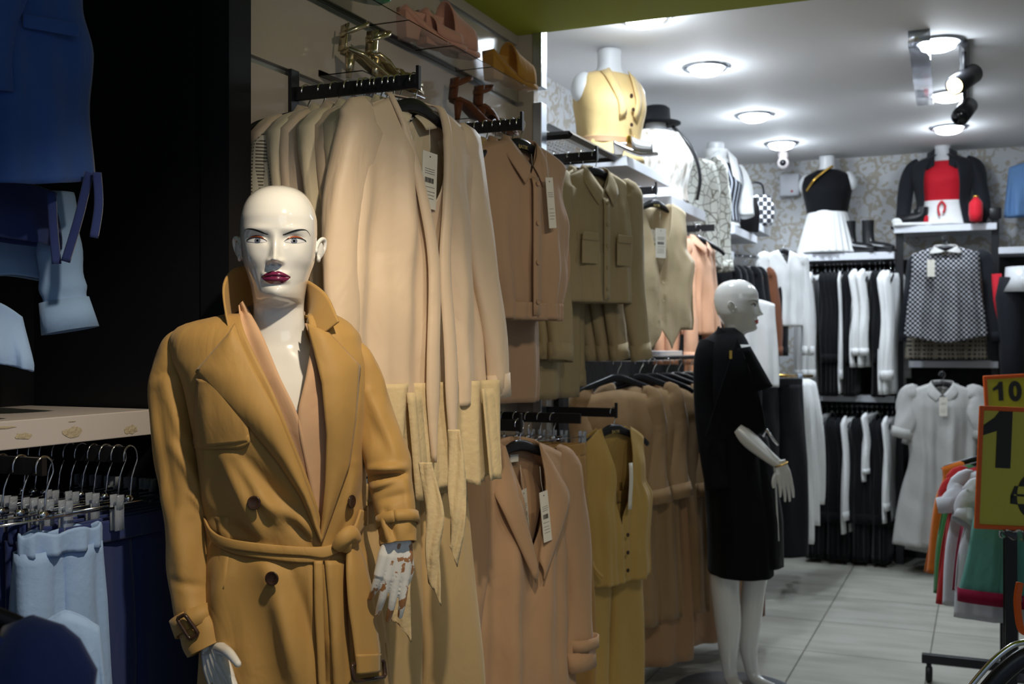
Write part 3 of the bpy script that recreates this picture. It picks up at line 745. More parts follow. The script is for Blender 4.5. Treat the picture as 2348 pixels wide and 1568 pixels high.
# ------------------------------------------------------------------ garments on hangers
def body_mb(prof, nw, vd, sd, hem=None, fold=.012, seed=0, D=.045, nx=44, nz=44, back_low=.02, top=-.075, vexp=1.0, armhole=None):
    """hollow garment body. prof: (depth below neck, half width); nw neck half width, vd neck drop, sd shoulder drop"""
    rnd = random.Random(seed); ph = [rnd.uniform(0, 6.28) for _ in range(12)]; fr_ = [rnd.uniform(.7, 1.3) for _ in range(12)]
    L = prof[-1][0]; mb = MB()
    for side in (-1, 1):
        G = []
        for i in range(nx+1):
            s = -1+2*i/nx; s = math.copysign(abs(s)**.92, s); sw = prof[0][1]; ns = nw/sw; row = []
            a = abs(s)
            if a > ns: zt = -sd*((a-ns)/(1-ns))**1.15
            else:
                q = 1-a/ns
                zt = -(vd if side < 0 else back_low)*(q**vexp if side < 0 else (1-(1-q)**2))
            zh = -(L+(hem(s, side) if hem else 0))
            for j in range(nz+1):
                t = j/nz; z = zt+(zh-zt)*t; wd = lerp_tab(prof, -z)[0]; x = s*wd
                d = min(1, -z/.14+.0); Dz = (.006+(D-.006)*d**.7)*math.sqrt(max(0, 1-a**2.6))
                if a < ns*1.25: Dz = max(Dz, .030*max(0, 1-a/(ns*1.25))**.5)
                g = min(1, max(0, (-z-.06)/.25)); k = 0 if side < 0 else 5
                f = fold*g*(sin(s*7*fr_[k]+ph[k]+z*1.5)+.6*sin(s*13*fr_[k+1]+ph[k+1]-z*2.2)+.35*sin(s*23*fr_[k+2]+ph[k+2]+z*3))*(1-a**5*.6)
                f += .002*sin(z*31+s*5+ph[k+3])
                row.append((x+.006*g*sin(z*9+ph[k+4]+s*2), side*Dz+f, z+top))
            G.append(row)
        mb.grid(G)
    return mb
def sleeve_mb(sgn, sh, length, r0, r1, out=.10, fwd=-.03, seed=0, top=-.075, n=20, cuff=True, steps=14, flat=.6):
    rnd = random.Random(seed); ph = rnd.uniform(0, 6); pts = []; rad = []
    for i in range(steps+1):
        t = i/steps
        pts.append((sgn*(sh[0]+out*(t**.8)*1.0+.008*sin(t*7+ph)), fwd*t+.008*sin(t*5+ph), sh[1]-length*t+top)); rad.append(r0+(r1-r0)*t)
    for k, (dx, dz_, f) in enumerate(((-.004, .012, .96), (-.014, .030, .80), (-.030, .046, .52), (-.045, .052, .22))):
        p = (sgn*(sh[0]+dx+.008*sin(ph)*0), .0, sh[1]+dz_+top); pts.insert(0, p); rad.insert(0, r0*f)
    mb = MB(); mb.tube(pts, rad, n, False, flat=flat, up=(0, 1, 0), fn=lambda t, g: 1+.07*sin(3*g+t*9+ph)+.05*sin(5*g-t*13+ph))
    if cuff:
        e = pts[-1]; p0 = pts[-2]; d = Vector(e)-Vector(p0); d.normalize(); q = Vector(e)-d*.05
        mb.tube([q, Vector(e)+d*.012], [r1*1.09, r1*1.09], n, False, flat=flat, up=(0, 1, 0))
    return mb
def make_hanger(name, label, kind='plastic', halfw=.195, group=None, logo=False, loc=(0, 0, 0), rz=0):
    t = thing(name, label, 'hanger', loc, rz, group)
    hk = [(.0, .0, .0)]
    mb = MB(); r = .019
    pts = [(-r*cos(a)*1.0, 0, -r+r*sin(a)) for a in [R(-15)+R(195)*i/12 for i in range(13)]] + [(r*.98, 0, -r*1.4), (.004, 0, -.052), (0, 0, -.085)]
    mb.tube(cr(pts, 2), .0017, 6); mb.build('hook', 'chrome', t)
    if kind == 'plastic':
        mb = MB(); P = cr([(-halfw, 0, -.150), (-halfw*.82, 0, -.128), (-.06, 0, -.094), (-.02, 0, -.082), (.02, 0, -.082), (.06, 0, -.094), (halfw*.82, 0, -.128), (halfw, 0, -.150)], 5)
        mb.tube(P, [.010+.008*sin(PI*i/(len(P)-1))**2 for i in range(len(P))], 10, True, flat=.55, up=(0, 1, 0)); mb.build('arm', 'black_plastic', t)
        if logo: text('lettering', 'BATIK', 'gold_ink', .016, t, (0, -.0115, -.096), (R(90), 0, 0))
    else:
        mb = MB(); mb.tube([(-halfw, 0, -.092), (halfw, 0, -.092)], .0019, 6); mb.tube([(-.012, 0, -.086), (.012, 0, -.086)], .006, 8); mb.build('bar', 'chrome', t)
        for sg in (-1, 1):
            c = MB()
            for dy in (-.007, .007): c.box((sg*halfw*.86, dy, -.108), (.022, .0035, .040)); c.tube([(sg*halfw*.86, dy*1.5, -.072), (sg*halfw*.86, dy*1.2, -.094)], [.0095, .0095], 10, flat=.3, up=(0, 1, 0))
            c.build('clip', 'clip_plastic', t)
    return t
def shirt_collar(mb, nw, h=.045, drop=.07, pt=.055, top=-.075, spread=.03, y0=-.035):
    """turned shirt collar of two leaves joined behind the neck"""
    for sg in (-1, 1):
        A = cr([(0, .034, .022), (sg*nw*.8, .024, .018), (sg*nw*1.0, -.008, .006), (sg*nw*.55, -.034, -drop*.55), (sg*.006, -.046, -drop)], 6)
        B = cr([(0, .048, -.018), (sg*nw*1.25, .030, -.022), (sg*nw*1.55, -.014, -.036), (sg*(nw*1.15+spread*.3), -.045, -drop*.9-.018), (sg*(.010+spread), -.055, -drop-pt)], 6)
        mb.grid([[Vector(a).lerp(Vector(b_), j/4)+Vector((0, -.004*sin(PI*j/4), top)) for j in range(5)] for a, b_ in zip(A, B)])
    return mb
def placket(mb, z0, z1, w_, y, n=16, x=0):
    mb.grid([[(x+w_*(k-.5), y(z) if callable(y) else y, z) for k in (0, .5, 1)] for z in [z0+(z1-z0)*i/n for i in range(n+1)]])
def paper_tag(parent, loc, w_=.055, h=.13, rz=0, tilt=0, bars=True, m='paper', lines=True):
    t = MB(); a = bpy.data.objects.new('price_tag', None); pt = MB().box((0, 0, -h/2), (w_, .0012, h)).build('price_tag', m, parent, smooth=False)
    bpy.data.objects.remove(a); pt.location = loc; pt.rotation_euler = (0, tilt, rz)
    q = MB(); rnd = random.Random(int(h*1000))
    if bars:
        x = -w_*.3
        while x < w_*.3:
            b_ = rnd.uniform(.0006, .0018); q.box((x, -.0009, -h*.50), (b_, .0004, h*.09)); x += b_+rnd.uniform(.0006, .0014)
    if lines:
        for k, zz_ in enumerate((.30, .34, .38, .62, .70, .76, .82)):
            x = -w_*.32
            while x < w_*.3:
                l = rnd.uniform(.002, .006); q.box((x+l/2, -.0009, -h*zz_), (l, .0004, .0012)); x += l+.0015
    q.ell((0, -.0009, -h*.08), (.0022, .0004, .0022), 10, 6)
    if q.v: q.build('print', 'ink', pt, smooth=False)
    c = MB(); c.tube([(0, 0, -h*.08), (-.003, .002, .03), (0, .004, .075)], .0006, 5); c.build('string', 'paper', pt)
    return pt
def make_top(name, label, cat, m, prof, nw=.07, vd=.14, sd=.055, sleeves=None, collar=None, fold=.010, seed=0, D=.045, loc=(0, 0, 0), rz=0, group=None, buttons=0, bm_='horn_brown', hem=None, vexp=1.0, plk=False, nx=44, nz=40, belt=None, backl=.02):
    t = thing(name, label, cat, loc, rz, group)
    bmb = body_mb(prof, nw, vd, sd, hem, fold, seed, D, nx, nz, vexp=vexp, back_low=backl)
    bmb.build('body', m, t, solid=.003, merge=.0004)
    if sleeves:
        ln, r0, r1, out = sleeves
        for sg in (-1, 1):
            sleeve_mb(sg, (prof[0][1]-.010, -sd-.030 if True else 0), ln, r0, r1, out, seed=seed+sg).build('sleeve', m, t, solid=.0025)
    if collar: shirt_collar(MB(), nw, **collar).build('collar', m, t, solid=.003)
    if plk or buttons:
        y = -(D+fold*1.6+.003); L = prof[-1][0]
        if plk:
            q = MB(); placket(q, -.075-vd-.01, -.075-L+.01, .032, lambda z: -max(.022, min(1, (-z-.075)/.14)**.7*D+fold*.9+.002)-.004); q.build('placket', m, t, solid=.002)
        for i in range(buttons):
            z = -.075-vd-.03-(L-vd-.08)*i/max(1, buttons-1)
            button(t, (0, -max(.022, D+fold*.9+.002)-.0085, z), (0, -1, 0), .0075, bm_, False)
    return t
def make_pants(name, label, m, L=1.0, w0=.19, w1=.24, D=.03, seed=0, loc=(0, 0, 0), rz=0, group=None, cat='trousers', split=.30, gather=False, nx=30, top=-.112, folded=False, fold=.007):
    t = thing(name, label, cat, loc, rz, group); rnd = random.Random(seed); ph = rnd.uniform(0, 6)
    for sg in (-1, 1):
        mb = MB(); n = 28; rings = []
        for i in range(41):
            q = i/40; z = -.035-(L-.035)*q; zz_ = -z
            wl = (w0/2+.004)+(w1/2-w0/2)*min(1, q*1.2); c = sg*(wl-.002+(.010 if zz_ > split else 0)*min(1, (zz_-split)/.2))
            dd = D*(1+.5*min(1, zz_/.3)); ring = []
            for j in range(n):
                a = 2*PI*j/n; f = fold*min(1, zz_/.15)*(sin(a*3+ph+q*3)+.6*sin(a*5+ph*2-q*4))
                ring.append((c+(wl+f*.3)*math.copysign(abs(cos(a))**.8, cos(a)), (dd+f)*sin(a)+.006*sin(q*6+ph), z+top))
            rings.append(ring)
        mb.loft(rings, True, False); mb.build('trouser_leg', m, t, solid=.003)
    mb = MB(); rings = []
    for z in (0, -.006, -.020, -.036, -.044):
        rings.append([((w0+.002+(.002 if -.04 < z < 0 else 0))*math.copysign(abs(cos(2*PI*j/60))**.9, cos(2*PI*j/60)), (D*.8+.004+(.008*sin(j*1.05+ph)*(.5+20*abs(z)) if gather else 0))*sin(2*PI*j/60)-.002, z+top+(.004*sin(j*.7) if gather and z > -.01 else 0)) for j in range(60)])
    mb.loft(rings, True, False); mb.build('waistband', m, t, solid=.0035)
    return t
def simple_drape(name, label, cat, m, L, w0, w1, D, seed=0, loc=(0, 0, 0), rz=0, group=None, top=-.11, fold=.012, shoulder=.03, nx=30, nz=26, slv=None, k=7):
    """a long piece (dress, skirt, top seen side-on): closed tube of cloth hanging in folds, shoulders narrowed"""
    t = thing(name, label, cat, loc, rz, group); rnd = random.Random(seed); ph = [rnd.uniform(0, 6.28) for _ in range(6)]
    mb = MB(); rings = []; n = 56
    for i in range(nz+1):
        q = i/nz; z = -L*q; g = min(1, q*L/.25); wd = w0+(w1-w0)*min(1, q*1.15); dd = .010+(D-.010)*min(1, (q*L/.16)**.6 if q > 0 else 0)
        ring = []
        for j in range(n):
            a = 2*PI*j/n; ca, sa = cos(a), sin(a); f = fold*g*(sin(a*k+ph[0]+q*2)+.6*sin(a*(k+4)+ph[1]-q*3))
            x = wd*math.copysign(abs(ca)**.85, ca); zz_ = z-shoulder*abs(x/wd)**1.4*(1-g*.9)
            ring.append((x+.2*f, dd*sa*1.0+f*(.5+.5*abs(sa))+.008*sin(q*5+ph[2]), zz_+top))
        rings.append(ring)
    mb.loft(rings, True, False); mb.build('body', m, t, solid=.003)
    if slv:
        for sg in (-1, 1): sleeve_mb(sg, (w0*.93, -shoulder-.02), slv[0], slv[1], slv[2], slv[3], seed=seed+sg, top=top).build('sleeve', m, t, solid=.0025)
    return t

# fabric colours of the beige wall
fabric('cream_satin', (216, 192, 164), .45, .2, (300, .1, .0004), .02, spec=.4)
fabric('cream_light', (222, 205, 172), .5, .2, (300, .1, .0004), .03, spec=.4)
fabric('linen_ecru', (210, 188, 146), .85, .1, (70, .7, .003), .07)
fabric('beige_suiting', (196, 166, 118), .8, .15, (500, .2, .0004), .03)
fabric('nude_brown', (178, 144, 114), .8, .15, (400, .2, .0004), .03)
fabric('olive_beige', (168, 150, 114), .75, .12, (300, .25, .0005), .04)
fabric('oat_vest', (202, 184, 150), .55, .2, (400, .2, .0004), .03)
fabric('peach_cotton', (226, 180, 150), .75, .15, (400, .2, .0004), .04)
fabric('camel_rose', (182, 146, 112), .8, .15, (500, .25, .0005), .03)
fabric('mustard_suit', (190, 156, 88), .7, .15, (400, .2, .0004), .03)
fabric('ochre_pants', (170, 128, 66), .8, .15, (400, .2, .0004), .04)
fabric('taupe_knit', (158, 128, 92), .85, .2, (200, .3, .0006), .04)
fabric('mocha_dress', (172, 134, 98), .85, .15, (300, .25, .0005), .05)
fabric('rust_brown', (118, 72, 48), .85, .15, (300, .25, .0005), .04)
fabric('plaid_lining', (172, 132, 98), .9, 0, (90, .6, .002), .12)

ZB1 = wp(950, 170, 2.64).z
def faceout(y, x1, z, label, slope=0.0, x0=XW, h=.034, upright=True, w_=.011):
    t = thing('display_bar', label, 'display bar', (x0, y, z))
    MB().box2((.0, -.018, -.065), (.010, .018, .045)).build('bracket', 'black_metal', t, smooth=False, bevel=.001)
    MB().box2((.006, -w_/2, -h), (x1-x0, w_/2, 0)).build('bar', 'black_metal', t, smooth=False, bevel=.001)
    if upright: MB().box2((x1-x0-.004, -.007, -h-.003), (x1-x0+.004, .007, .020)).build('end_stop', 'black_metal', t, smooth=False, bevel=.001)
    return t
faceout(2.33, -1.255, ZB1, 'black straight display bar carrying the cream blouses, nearest the white mannequin')
faceout(3.01, -1.27, onx(1190, 268, -1.27).z, 'black straight display bar with the sleeveless brown shirts, under the brown sandals')
Z2 = onx(1190, 268, -1.27).z
faceout(3.90, -1.34, onx(1365, 345, -1.34).z, 'black display bar with the olive shirts, below the wire mesh shelf', x0=-1.70)
Z3 = onx(1365, 345, -1.34).z
B4Y = 4.73; Z4 = onx(1500, 425, -1.345).z
faceout(B4Y, -1.345, Z4, 'black display bar with the oat waistcoat, under the first white ledge', x0=-1.80)
ZL1 = 1.275; ZL2 = 1.265
faceout(2.36, -1.265, 1.285, 'black lower display bar with the beige clip-hung trousers', slope=0)
faceout(3.0, -1.27, ZL1, 'black lower display bar holding the rose camel coats')
faceout(3.86, -1.25, ZL2, 'black lower display bar holding the mustard waistcoat', x0=-1.70)

# --- rack 1: cream blouses
rz1 = R(77)
HP = make_hanger('clothes_hanger', 'black plastic hanger holding the front cream tie-neck blouse', loc=(-1.265, 2.33, ZB1+.004), rz=rz1)
P_bl = [(0, .205), (.10, .215), (.20, .225), (.45, .245), (.72, .275)]
fb = make_top('tie_neck_blouse', 'cream satin tie-neck blouse facing out, with white barcode tag, front of its bar', 'blouse', 'cream_satin', P_bl, nw=.088, vd=.26, sd=.060,
              sleeves=(.62, .062, .036, .10), fold=.013, seed=3, D=.055, loc=(-1.265, 2.33, ZB1+.004), rz=rz1, hem=lambda s, d: -.03*s*s+(.02 if d < 0 else 0), vexp=.6, nx=60, nz=60, backl=.03)
# rolled neck band and long pointed ties
mb = MB()
for sg in (-1, 1):
    A = cr([(0, .036, .018), (sg*.068, .028, .012), (sg*.090, -.004, -.004), (sg*.072, -.042, -.10), (sg*.042, -.066, -.245), (sg*.018, -.078, -.40), (sg*.030, -.086, -.62), (sg*.035, -.088, -.86)], 8)
    wdt = [.016]*3+[.020, .024, .030, .036, .040]
    G = []
    for i, p in enumerate(A):
        t = i/(len(A)-1); w_ = .018+.032*t; e = t > .9; w_ = w_*(1-(t-.9)*9) if e else w_
        G.append([(p[0]+sg*w_*(q-.45)*(1 if t > .4 else .8), p[1]-.010*sin(PI*q)-(0.006*q if t < .4 else 0), p[2]-.075-(.0)) for q in (0, .2, .4, .6, .8, 1)])
    mb.grid(G)
mb.build('neck_tie', 'cream_satin', fb, solid=.0035)
mb = MB().box((.0, .022, -.115), (.042, .001, .026)); lb = mb.build('brand_label', 'paper', fb, smooth=False)
text('lettering', 'BATIK', 'ink', .011, fb, (0, .0205, -.117), (R(90), 0, 0))
paper_tag(fb, (-.008, -.056, -.200), .058, .135, rz=R(4), tilt=R(3))
cl = [('cream_light', 'cream'), ('cream_satin', 'cream'), ('linen_ecru', 'ecru')]
backb = make_top('satin_blouse', 'cream blouse hanging edge-on behind the tie-neck blouse', 'blouse', 'cream_light', [(0, .180), (.1, .185), (.2, .19), (.45, .205), (.66, .22)], nw=.075, vd=.05, sd=.060,
                 sleeves=(.58, .050, .036, .03), collar=dict(drop=.03, pt=.03), fold=.012, seed=8, D=.030, loc=(-1.31, 2.33, ZB1+.004), rz=R(80), nx=36, nz=30)
grp = 'cream blouses packed on the first bar'
backb['group'] = grp; rnd = random.Random(5)
xs = [-1.31, -1.345, -1.38, -1.415, -1.45, -1.49, -1.53]
lab1 = 'cream blouse hanging edge-on in the row behind the tie-neck blouse'
backb['label'] = lab1
for i, x in enumerate(xs[1:]):
    dup(backb, (x, 2.33+rnd.uniform(-.006, .006), ZB1+.004+rnd.uniform(-.006, 0)), R(84+rnd.uniform(-6, 5)), lab1, grp, mats={'cream_light': 'cream_satin'} if i % 2 else None)
for i, x in enumerate([-1.31, -1.33, -1.345, -1.365, -1.38, -1.40, -1.415, -1.45, -1.49, -1.53, -1.575]):
    dup(HP, (x, 2.33, ZB1+.004), R(84+rnd.uniform(-9, 9)), 'black hanger with chrome hook carrying a cream blouse behind the front one', 'hangers on the first bar')
hj = make_top('houndstooth_jacket', 'houndstooth check jacket hanging against the wall behind the cream blouses', 'jacket', 'houndstooth', [(0, .190), (.1, .19), (.3, .19), (.62, .21)], nw=.06, vd=.2, sd=.055, sleeves=(.56, .058, .045, .01), fold=.006, seed=2, D=.035, loc=(-1.565, 2.345, ZB1-.035), rz=R(90))
# --- linen shirts with sashes under the blouses, on a second low hook row (hang from clip bar)
zl = 1.285+.004
hc = make_hanger('clip_hanger', 'chrome clip hanger holding the beige wide-leg trousers', 'clip', .19, loc=(-1.272, 2.36, zl), rz=R(76))
tr = make_pants('wide_leg_trousers', 'beige wide-leg trousers hung by clips under the cream blouses', 'beige_suiting', L=1.05, w0=.175, w1=.25, D=.030, loc=(-1.272, 2.36, zl), rz=R(76), seed=4)
button(tr, (.0, -.030, -.135), (0, -1, 0), .008, 'nude_brown', False)
mb = MB().box((-.04, -.026, -.125), (.016, .002, .010)).build('size_label', 'paper', tr, smooth=False)
for i, x in enumerate((-1.33, -1.39, -1.45, -1.52)):
    dup(hc, (x, 2.36, zl), R(86-i), 'chrome clip hanger with trousers behind the front beige pair', 'clip hangers with beige trousers')
    dup(tr, (x, 2.36, zl), R(86-i), 'beige trousers clipped behind the front wide-leg pair', 'beige trousers behind the front pair')
# linen piece: gathered skirt-blouse with two knotted sashes
z0 = wp(900, 880, 2.62).z
ln = thing('linen_shirt', 'crinkled ecru linen shirt with long sashes, hanging below the cream blouses', 'shirt', (-1.228, 2.36, 1.50), R(77))
mb = MB(); G = []
for i in range(61):
    s = -1+i/30; row = []
    for j in range(22):
        t = j/21; z = -.09-t*.25+.012*sin(s*9)*t; row.append((s*(.215+.02*t), -.030-.012*sin(s*15+t)-.008*sin(s*31)*(t)-.01*(1-s*s), z))
    G.append(row)
mb.grid(G); mb.build('front', 'linen_ecru', ln, solid=.003)
for k, (x, w_, l0, l1) in enumerate([(-.13, .052, -.11, -.36), (.14, .05, -.11, -.34)]):
    mb = MB(); mb.grid([[(x+w_*(q-.5)+.02*t, -.052-.008*sin(q*6+k)-.01*t, l0+(l1-l0)*t) for q in (0, .25, .5, .75, 1)] for t in [i/12 for i in range(13)]]); mb.build('sleeve', 'linen_ecru', ln, solid=.003)
def sash(name, pts, w_, parent_, m, d=None, seedv=0, tip=.14):
    """pts picture px,py,depth; real ribbon of cloth"""
    P = cr([(*wp(p[0], p[1], p[2]), p[3]) for p in pts], 8); mb = MB(); G = []; L = len(P)
    right = Vector((CY, SY, 0))
    for i, p in enumerate(P):
        t = i/(L-1); ww = p[3]; row = []
        for q in range(7):
            u = q/6-.5; v = Vector(p[:3])+right*(u*ww)+Vector((SY, -CY, 0))*(.004*sin(u*9+t*11+seedv)); 
            if t > 1-tip: v.z += (u-.5)*-1*((t-(1-tip))/tip)*.05-.02*((t-(1-tip))/tip)
            row.append(v-Vector(parent_.location) if False else v)
        G.append(row)
    inv = (Matrix.Translation(parent_.location)@parent_.rotation_euler.to_matrix().to_4x4()).inverted()
    mb.grid([[tuple(inv@v) for v in r] for r in G]); return mb.build(name, m, parent_, solid=.003)
sash('sash', [(975, 1060, 2.40, .028), (985, 1110, 2.40, .034), (998, 1180, 2.39, .040), (992, 1260, 2.38, .030), (995, 1320, 2.38, .028), (1000, 1368, 2.38, .022)], 0, ln, 'linen_ecru')
sash('sash', [(1040, 985, 2.42, .026), (1045, 1040, 2.42, .034), (1048, 1120, 2.41, .040), (1050, 1180, 2.40, .034), (1048, 1230, 2.40, .028), (1040, 1280, 2.4, .016)], 0, ln, 'linen_ecru', seedv=2)
sash('sash', [(925, 1190, 2.38, .040), (922, 1260, 2.37, .042), (920, 1340, 2.36, .040), (918, 1400, 2.36, .044), (925, 1450, 2.36, .034)], 0, ln, 'linen_ecru', seedv=4)

# --- rack 2: sleeveless brown shirts
HL = make_hanger('clothes_hanger', 'black hanger with gold lettering holding the front sleeveless brown shirt', logo=True, loc=(-1.275, 3.01, Z2+.004), rz=R(72))
P_cr = [(0, .215), (.05, .212), (.14, .190), (.24, .225), (.36, .228), (.47, .200), (.485, .190), (.53, .192)]
bs = make_top('sleeveless_shirt', 'brown sleeveless cropped shirt with elastic hem and white tag, facing out', 'shirt', 'nude_brown', P_cr, nw=.062, vd=.10, sd=.055, collar=dict(drop=.075, pt=.06), fold=.010, seed=12, D=.050, loc=(-1.275, 3.01, Z2+.004), rz=R(72), buttons=4, bm_='nude_brown', plk=True, nx=56, nz=50)
mb = MB(); mb.loft([[((.190+.003*sin(k*2.1))*cos(2*PI*k/90), (.056+.006*sin(k*1.7))*sin(2*PI*k/90), -.075-.485-dz_) for k in range(90)] for dz_ in (-.004, .005, .02, .036, .048)], True, False); mb.build('elastic_hem', 'nude_brown', bs, solid=.003)
paper_tag(bs, (.035, -.082, -.185), .034, .15, tilt=R(-7), bars=False)
lab2 = 'brown sleeveless shirt hanging in the row behind the front one'
xs = [-1.325, -1.365, -1.405, -1.445, -1.49, -1.535]
for i, x in enumerate(xs):
    dup(bs, (x, 3.01, Z2+.004), R(82+rnd.uniform(-5, 5)), lab2, 'sleeveless shirts behind the front one', mats={'nude_brown': ['nude_brown', 'beige_suiting', 'mustard_suit'][i % 3]} if i % 3 else None)
for i in range(9):
    dup(HL, (-1.30-.03*i, 3.01, Z2+.004), R(82+rnd.uniform(-8, 8)), 'black hanger on the bar of sleeveless brown shirts', 'hangers on the second bar')
# skirts / long dresses below the cropped shirts
sk = simple_drape('pleated_skirt', 'brown panelled skirt hanging below the sleeveless brown shirt', 'skirt', 'nude_brown', .48, .17, .235, .045, seed=3, loc=(-1.38, 3.05, 1.80), rz=R(76), fold=.012, top=0, k=5)
# --- rack 3: olive overshirts
P_ov = [(0, .20), (.12, .205), (.3, .215), (.50, .22)]
HO = dup(HP, (-1.345, 3.90, Z3+.004), R(66), 'black hanger holding the front olive beige overshirt')
ov = make_top('overshirt', 'olive beige overshirt with flap pockets facing out under the mesh shelf', 'shirt', 'olive_beige', P_ov, nw=.060, vd=.10, sd=.055, sleeves=(.62, .060, .048, .03), collar=dict(drop=.08, pt=.06), fold=.010, seed=21, D=.045, loc=(-1.345, 3.90, Z3+.004), rz=R(66), buttons=5, bm_='olive_beige', plk=True)
for sg in (-1, 1):
    MB().box((sg*.095, -.066, -.335), (.085, .004, .030)).build('pocket_flap', 'olive_beige', ov, smooth=False, bevel=.002); MB().box((sg*.095, -.061, -.385), (.082, .003, .10)).build('pocket', 'olive_beige', ov, smooth=False, bevel=.002)
for i, x in enumerate((-1.40, -1.45, -1.51, -1.57)):
    dup(ov, (x, 3.90, Z3+.004), R(82+rnd.uniform(-6, 6)), 'olive beige overshirt in the row behind the front one', 'overshirts behind the front one')
    dup(HP, (x, 3.90, Z3+.004), R(82+rnd.uniform(-6, 6)), 'black hanger carrying an olive overshirt behind the front one', 'hangers on the third bar')
lg = simple_drape('long_shirt', 'olive brown long-tailed shirt hanging behind the brown skirt', 'shirt', 'olive_beige', .80, .17, .21, .05, seed=9, loc=(-1.50, 3.80, 2.10), rz=R(80), fold=.012, top=0, slv=(.7, .05, .045, .03))
# --- rack 4: oat waistcoat
P_vs = [(0, .175), (.08, .165), (.20, .168), (.27, .215), (.36, .205), (.46, .20), (.53, .205), (.57, .20)]
vs_loc = (-1.35, B4Y, Z4+.004)
HV = dup(HL, vs_loc, R(66), 'dark hanger with lettering holding the oat coloured waistcoat')
ws = make_top('waistcoat', 'oat satin waistcoat with deep V neck and price tag, facing out', 'waistcoat', 'oat_vest', P_vs, nw=.085, vd=.33, sd=.045, fold=.009, seed=31, D=.048, loc=vs_loc, rz=R(50), buttons=3, bm_='oat_vest', vexp=.85, hem=lambda s, d: (.09*(1-abs(abs(s)-.28)/.28) if abs(s) < .56 and d < 0 else 0), nx=60)
paper_tag(ws, (-.02, -.075, -.20), .055, .13)
for i, x in enumerate((-1.42, -1.50, -1.58)):
    dup(ws, (x, B4Y, Z4+.004), R(80+rnd.uniform(-5, 5)), 'oat waistcoat hanging behind the front one', 'waistcoats behind the front one')
    dup(HV, (x, B4Y, Z4+.004), R(80+rnd.uniform(-5, 5)), 'dark hanger behind the one with the front oat waistcoat', 'hangers on the fourth bar')
# --- lower racks
tc_loc = (-1.275, 3.0, ZL1+.004)
HC = dup(HP, tc_loc, R(70), 'black wide hanger holding the front rose camel coat')
P_ct = [(0, .215), (.12, .225), (.4, .225), (.8, .26), (1.08, .29)]
tc2 = make_top('camel_coat', 'rose camel trench coat with wide lapels and cream tag, below the brown skirt', 'coat', 'camel_rose', P_ct, nw=.075, vd=.34, sd=.06, sleeves=(.62, .066, .056, .06), fold=.013, seed=41, D=.060, loc=tc_loc, rz=R(70), vexp=.9, nx=56, nz=54)
mb = MB()
for sg in (-1, 1):
    A = cr([(0, .036, .020), (sg*.062, .020, .012), (sg*.076, -.02, -.02), (sg*.050, -.060, -.17), (sg*.006, -.074, -.34)], 7)
    B = cr([(0, .060, -.060), (sg*.11, .035, -.062), (sg*.150, -.030, -.115), (sg*.140, -.075, -.19), (sg*.018, -.082, -.40)], 7)
    mb.grid([[Vector(a).lerp(Vector(b_), j/6)+Vector((0, -.010*sin(PI*j/6), -.075)) for j in range(7)] for a, b_ in zip(A, B)])
mb.build('lapels', 'camel_rose', tc2, solid=.005)
for sg in (-1, 1):
    e = Vector((sg*(.205+.06), -.03, -.075-.06-.03-.55)); mb = MB(); mb.tube([e+Vector((0, 0, .018)), e-Vector((0, 0, .018))], [.0595, .0595], 24, False, flat=.62, up=(0, 1, 0)); mb.build('cuff_strap', 'camel_rose', tc2, solid=.004)
paper_tag(tc2, (.005, -.092, -.21), .036, .15, tilt=R(-8), bars=True)
MB().box((0, .020, -.120), (.036, .001, .022)).build('brand_label', 'paper', tc2, smooth=False)
for i, x in enumerate((-1.35, -1.43, -1.52)):
    dup(tc2, (x, 3.0, ZL1+.004), R(82-i*2), 'rose camel coat hanging behind the front one', 'rose camel coats behind the front one')
    dup(HP, (x, 3.0, ZL1+.004), R(82-i*2), 'black hanger of a rose camel coat behind the front one', 'hangers of the camel coats')
ml = (-1.26, 3.86, ZL2+.004)
HM = dup(HL, ml, R(66), 'black hanger with gold lettering holding the mustard waistcoat')
mv = make_top('waistcoat', 'mustard linen waistcoat with dark buttons and hanging white tag strip', 'waistcoat', 'mustard_suit', P_vs, nw=.080, vd=.36, sd=.05, fold=.010, seed=51, D=.050, loc=ml, rz=R(66), vexp=.85, buttons=3, nx=56)
mb = MB(); mb.grid([[(-.012+.02*q, -.085-.003*sin(t*5), -.20-.17*t) for q in (0, 1)] for t in [i/8 for i in range(9)]]); mb.build('tag_strip', 'paper', mv, solid=.001)
mb = MB(); mb.tube(cr([(-.15, -.03, -.52), (-.165, -.055, -.56), (-.14, -.075, -.60)], 5), .008, 8, flat=.5); mb.build('side_tab', 'mustard_suit', mv)
mp_ = make_pants('mustard_trousers', 'mustard trousers hanging below the mustard waistcoat', 'mustard_suit', L=.78, w0=.15, w1=.19, D=.03, loc=(-1.30, 3.90, .95), rz=R(68), seed=7, top=0)
mb = MB()
op = make_pants('ochre_trousers', 'ochre pleated trousers clipped between the camel coats and mustard waistcoat', 'ochre_pants', L=.98, w0=.17, w1=.20, D=.028, loc=(-1.36, 3.50, ZL2-.0), rz=R(72), seed=8, group='ochre trousers on clips')
hoc = dup(hc, (-1.36, 3.50, ZL2), R(72), 'chrome clip hanger holding the ochre pleated trousers'); hoc['group'] = 'clip hangers of the ochre trousers'
for i in range(5):
    dup(op, (-1.41-.045*i, 3.50, ZL2), R(80-i), 'ochre pleated trousers clipped between the camel coats and mustard waistcoat', 'ochre trousers on clips')
    dup(hc, (-1.41-.045*i, 3.50, ZL2), R(80-i), 'chrome clip hanger holding the ochre pleated trousers', 'clip hangers of the ochre trousers')
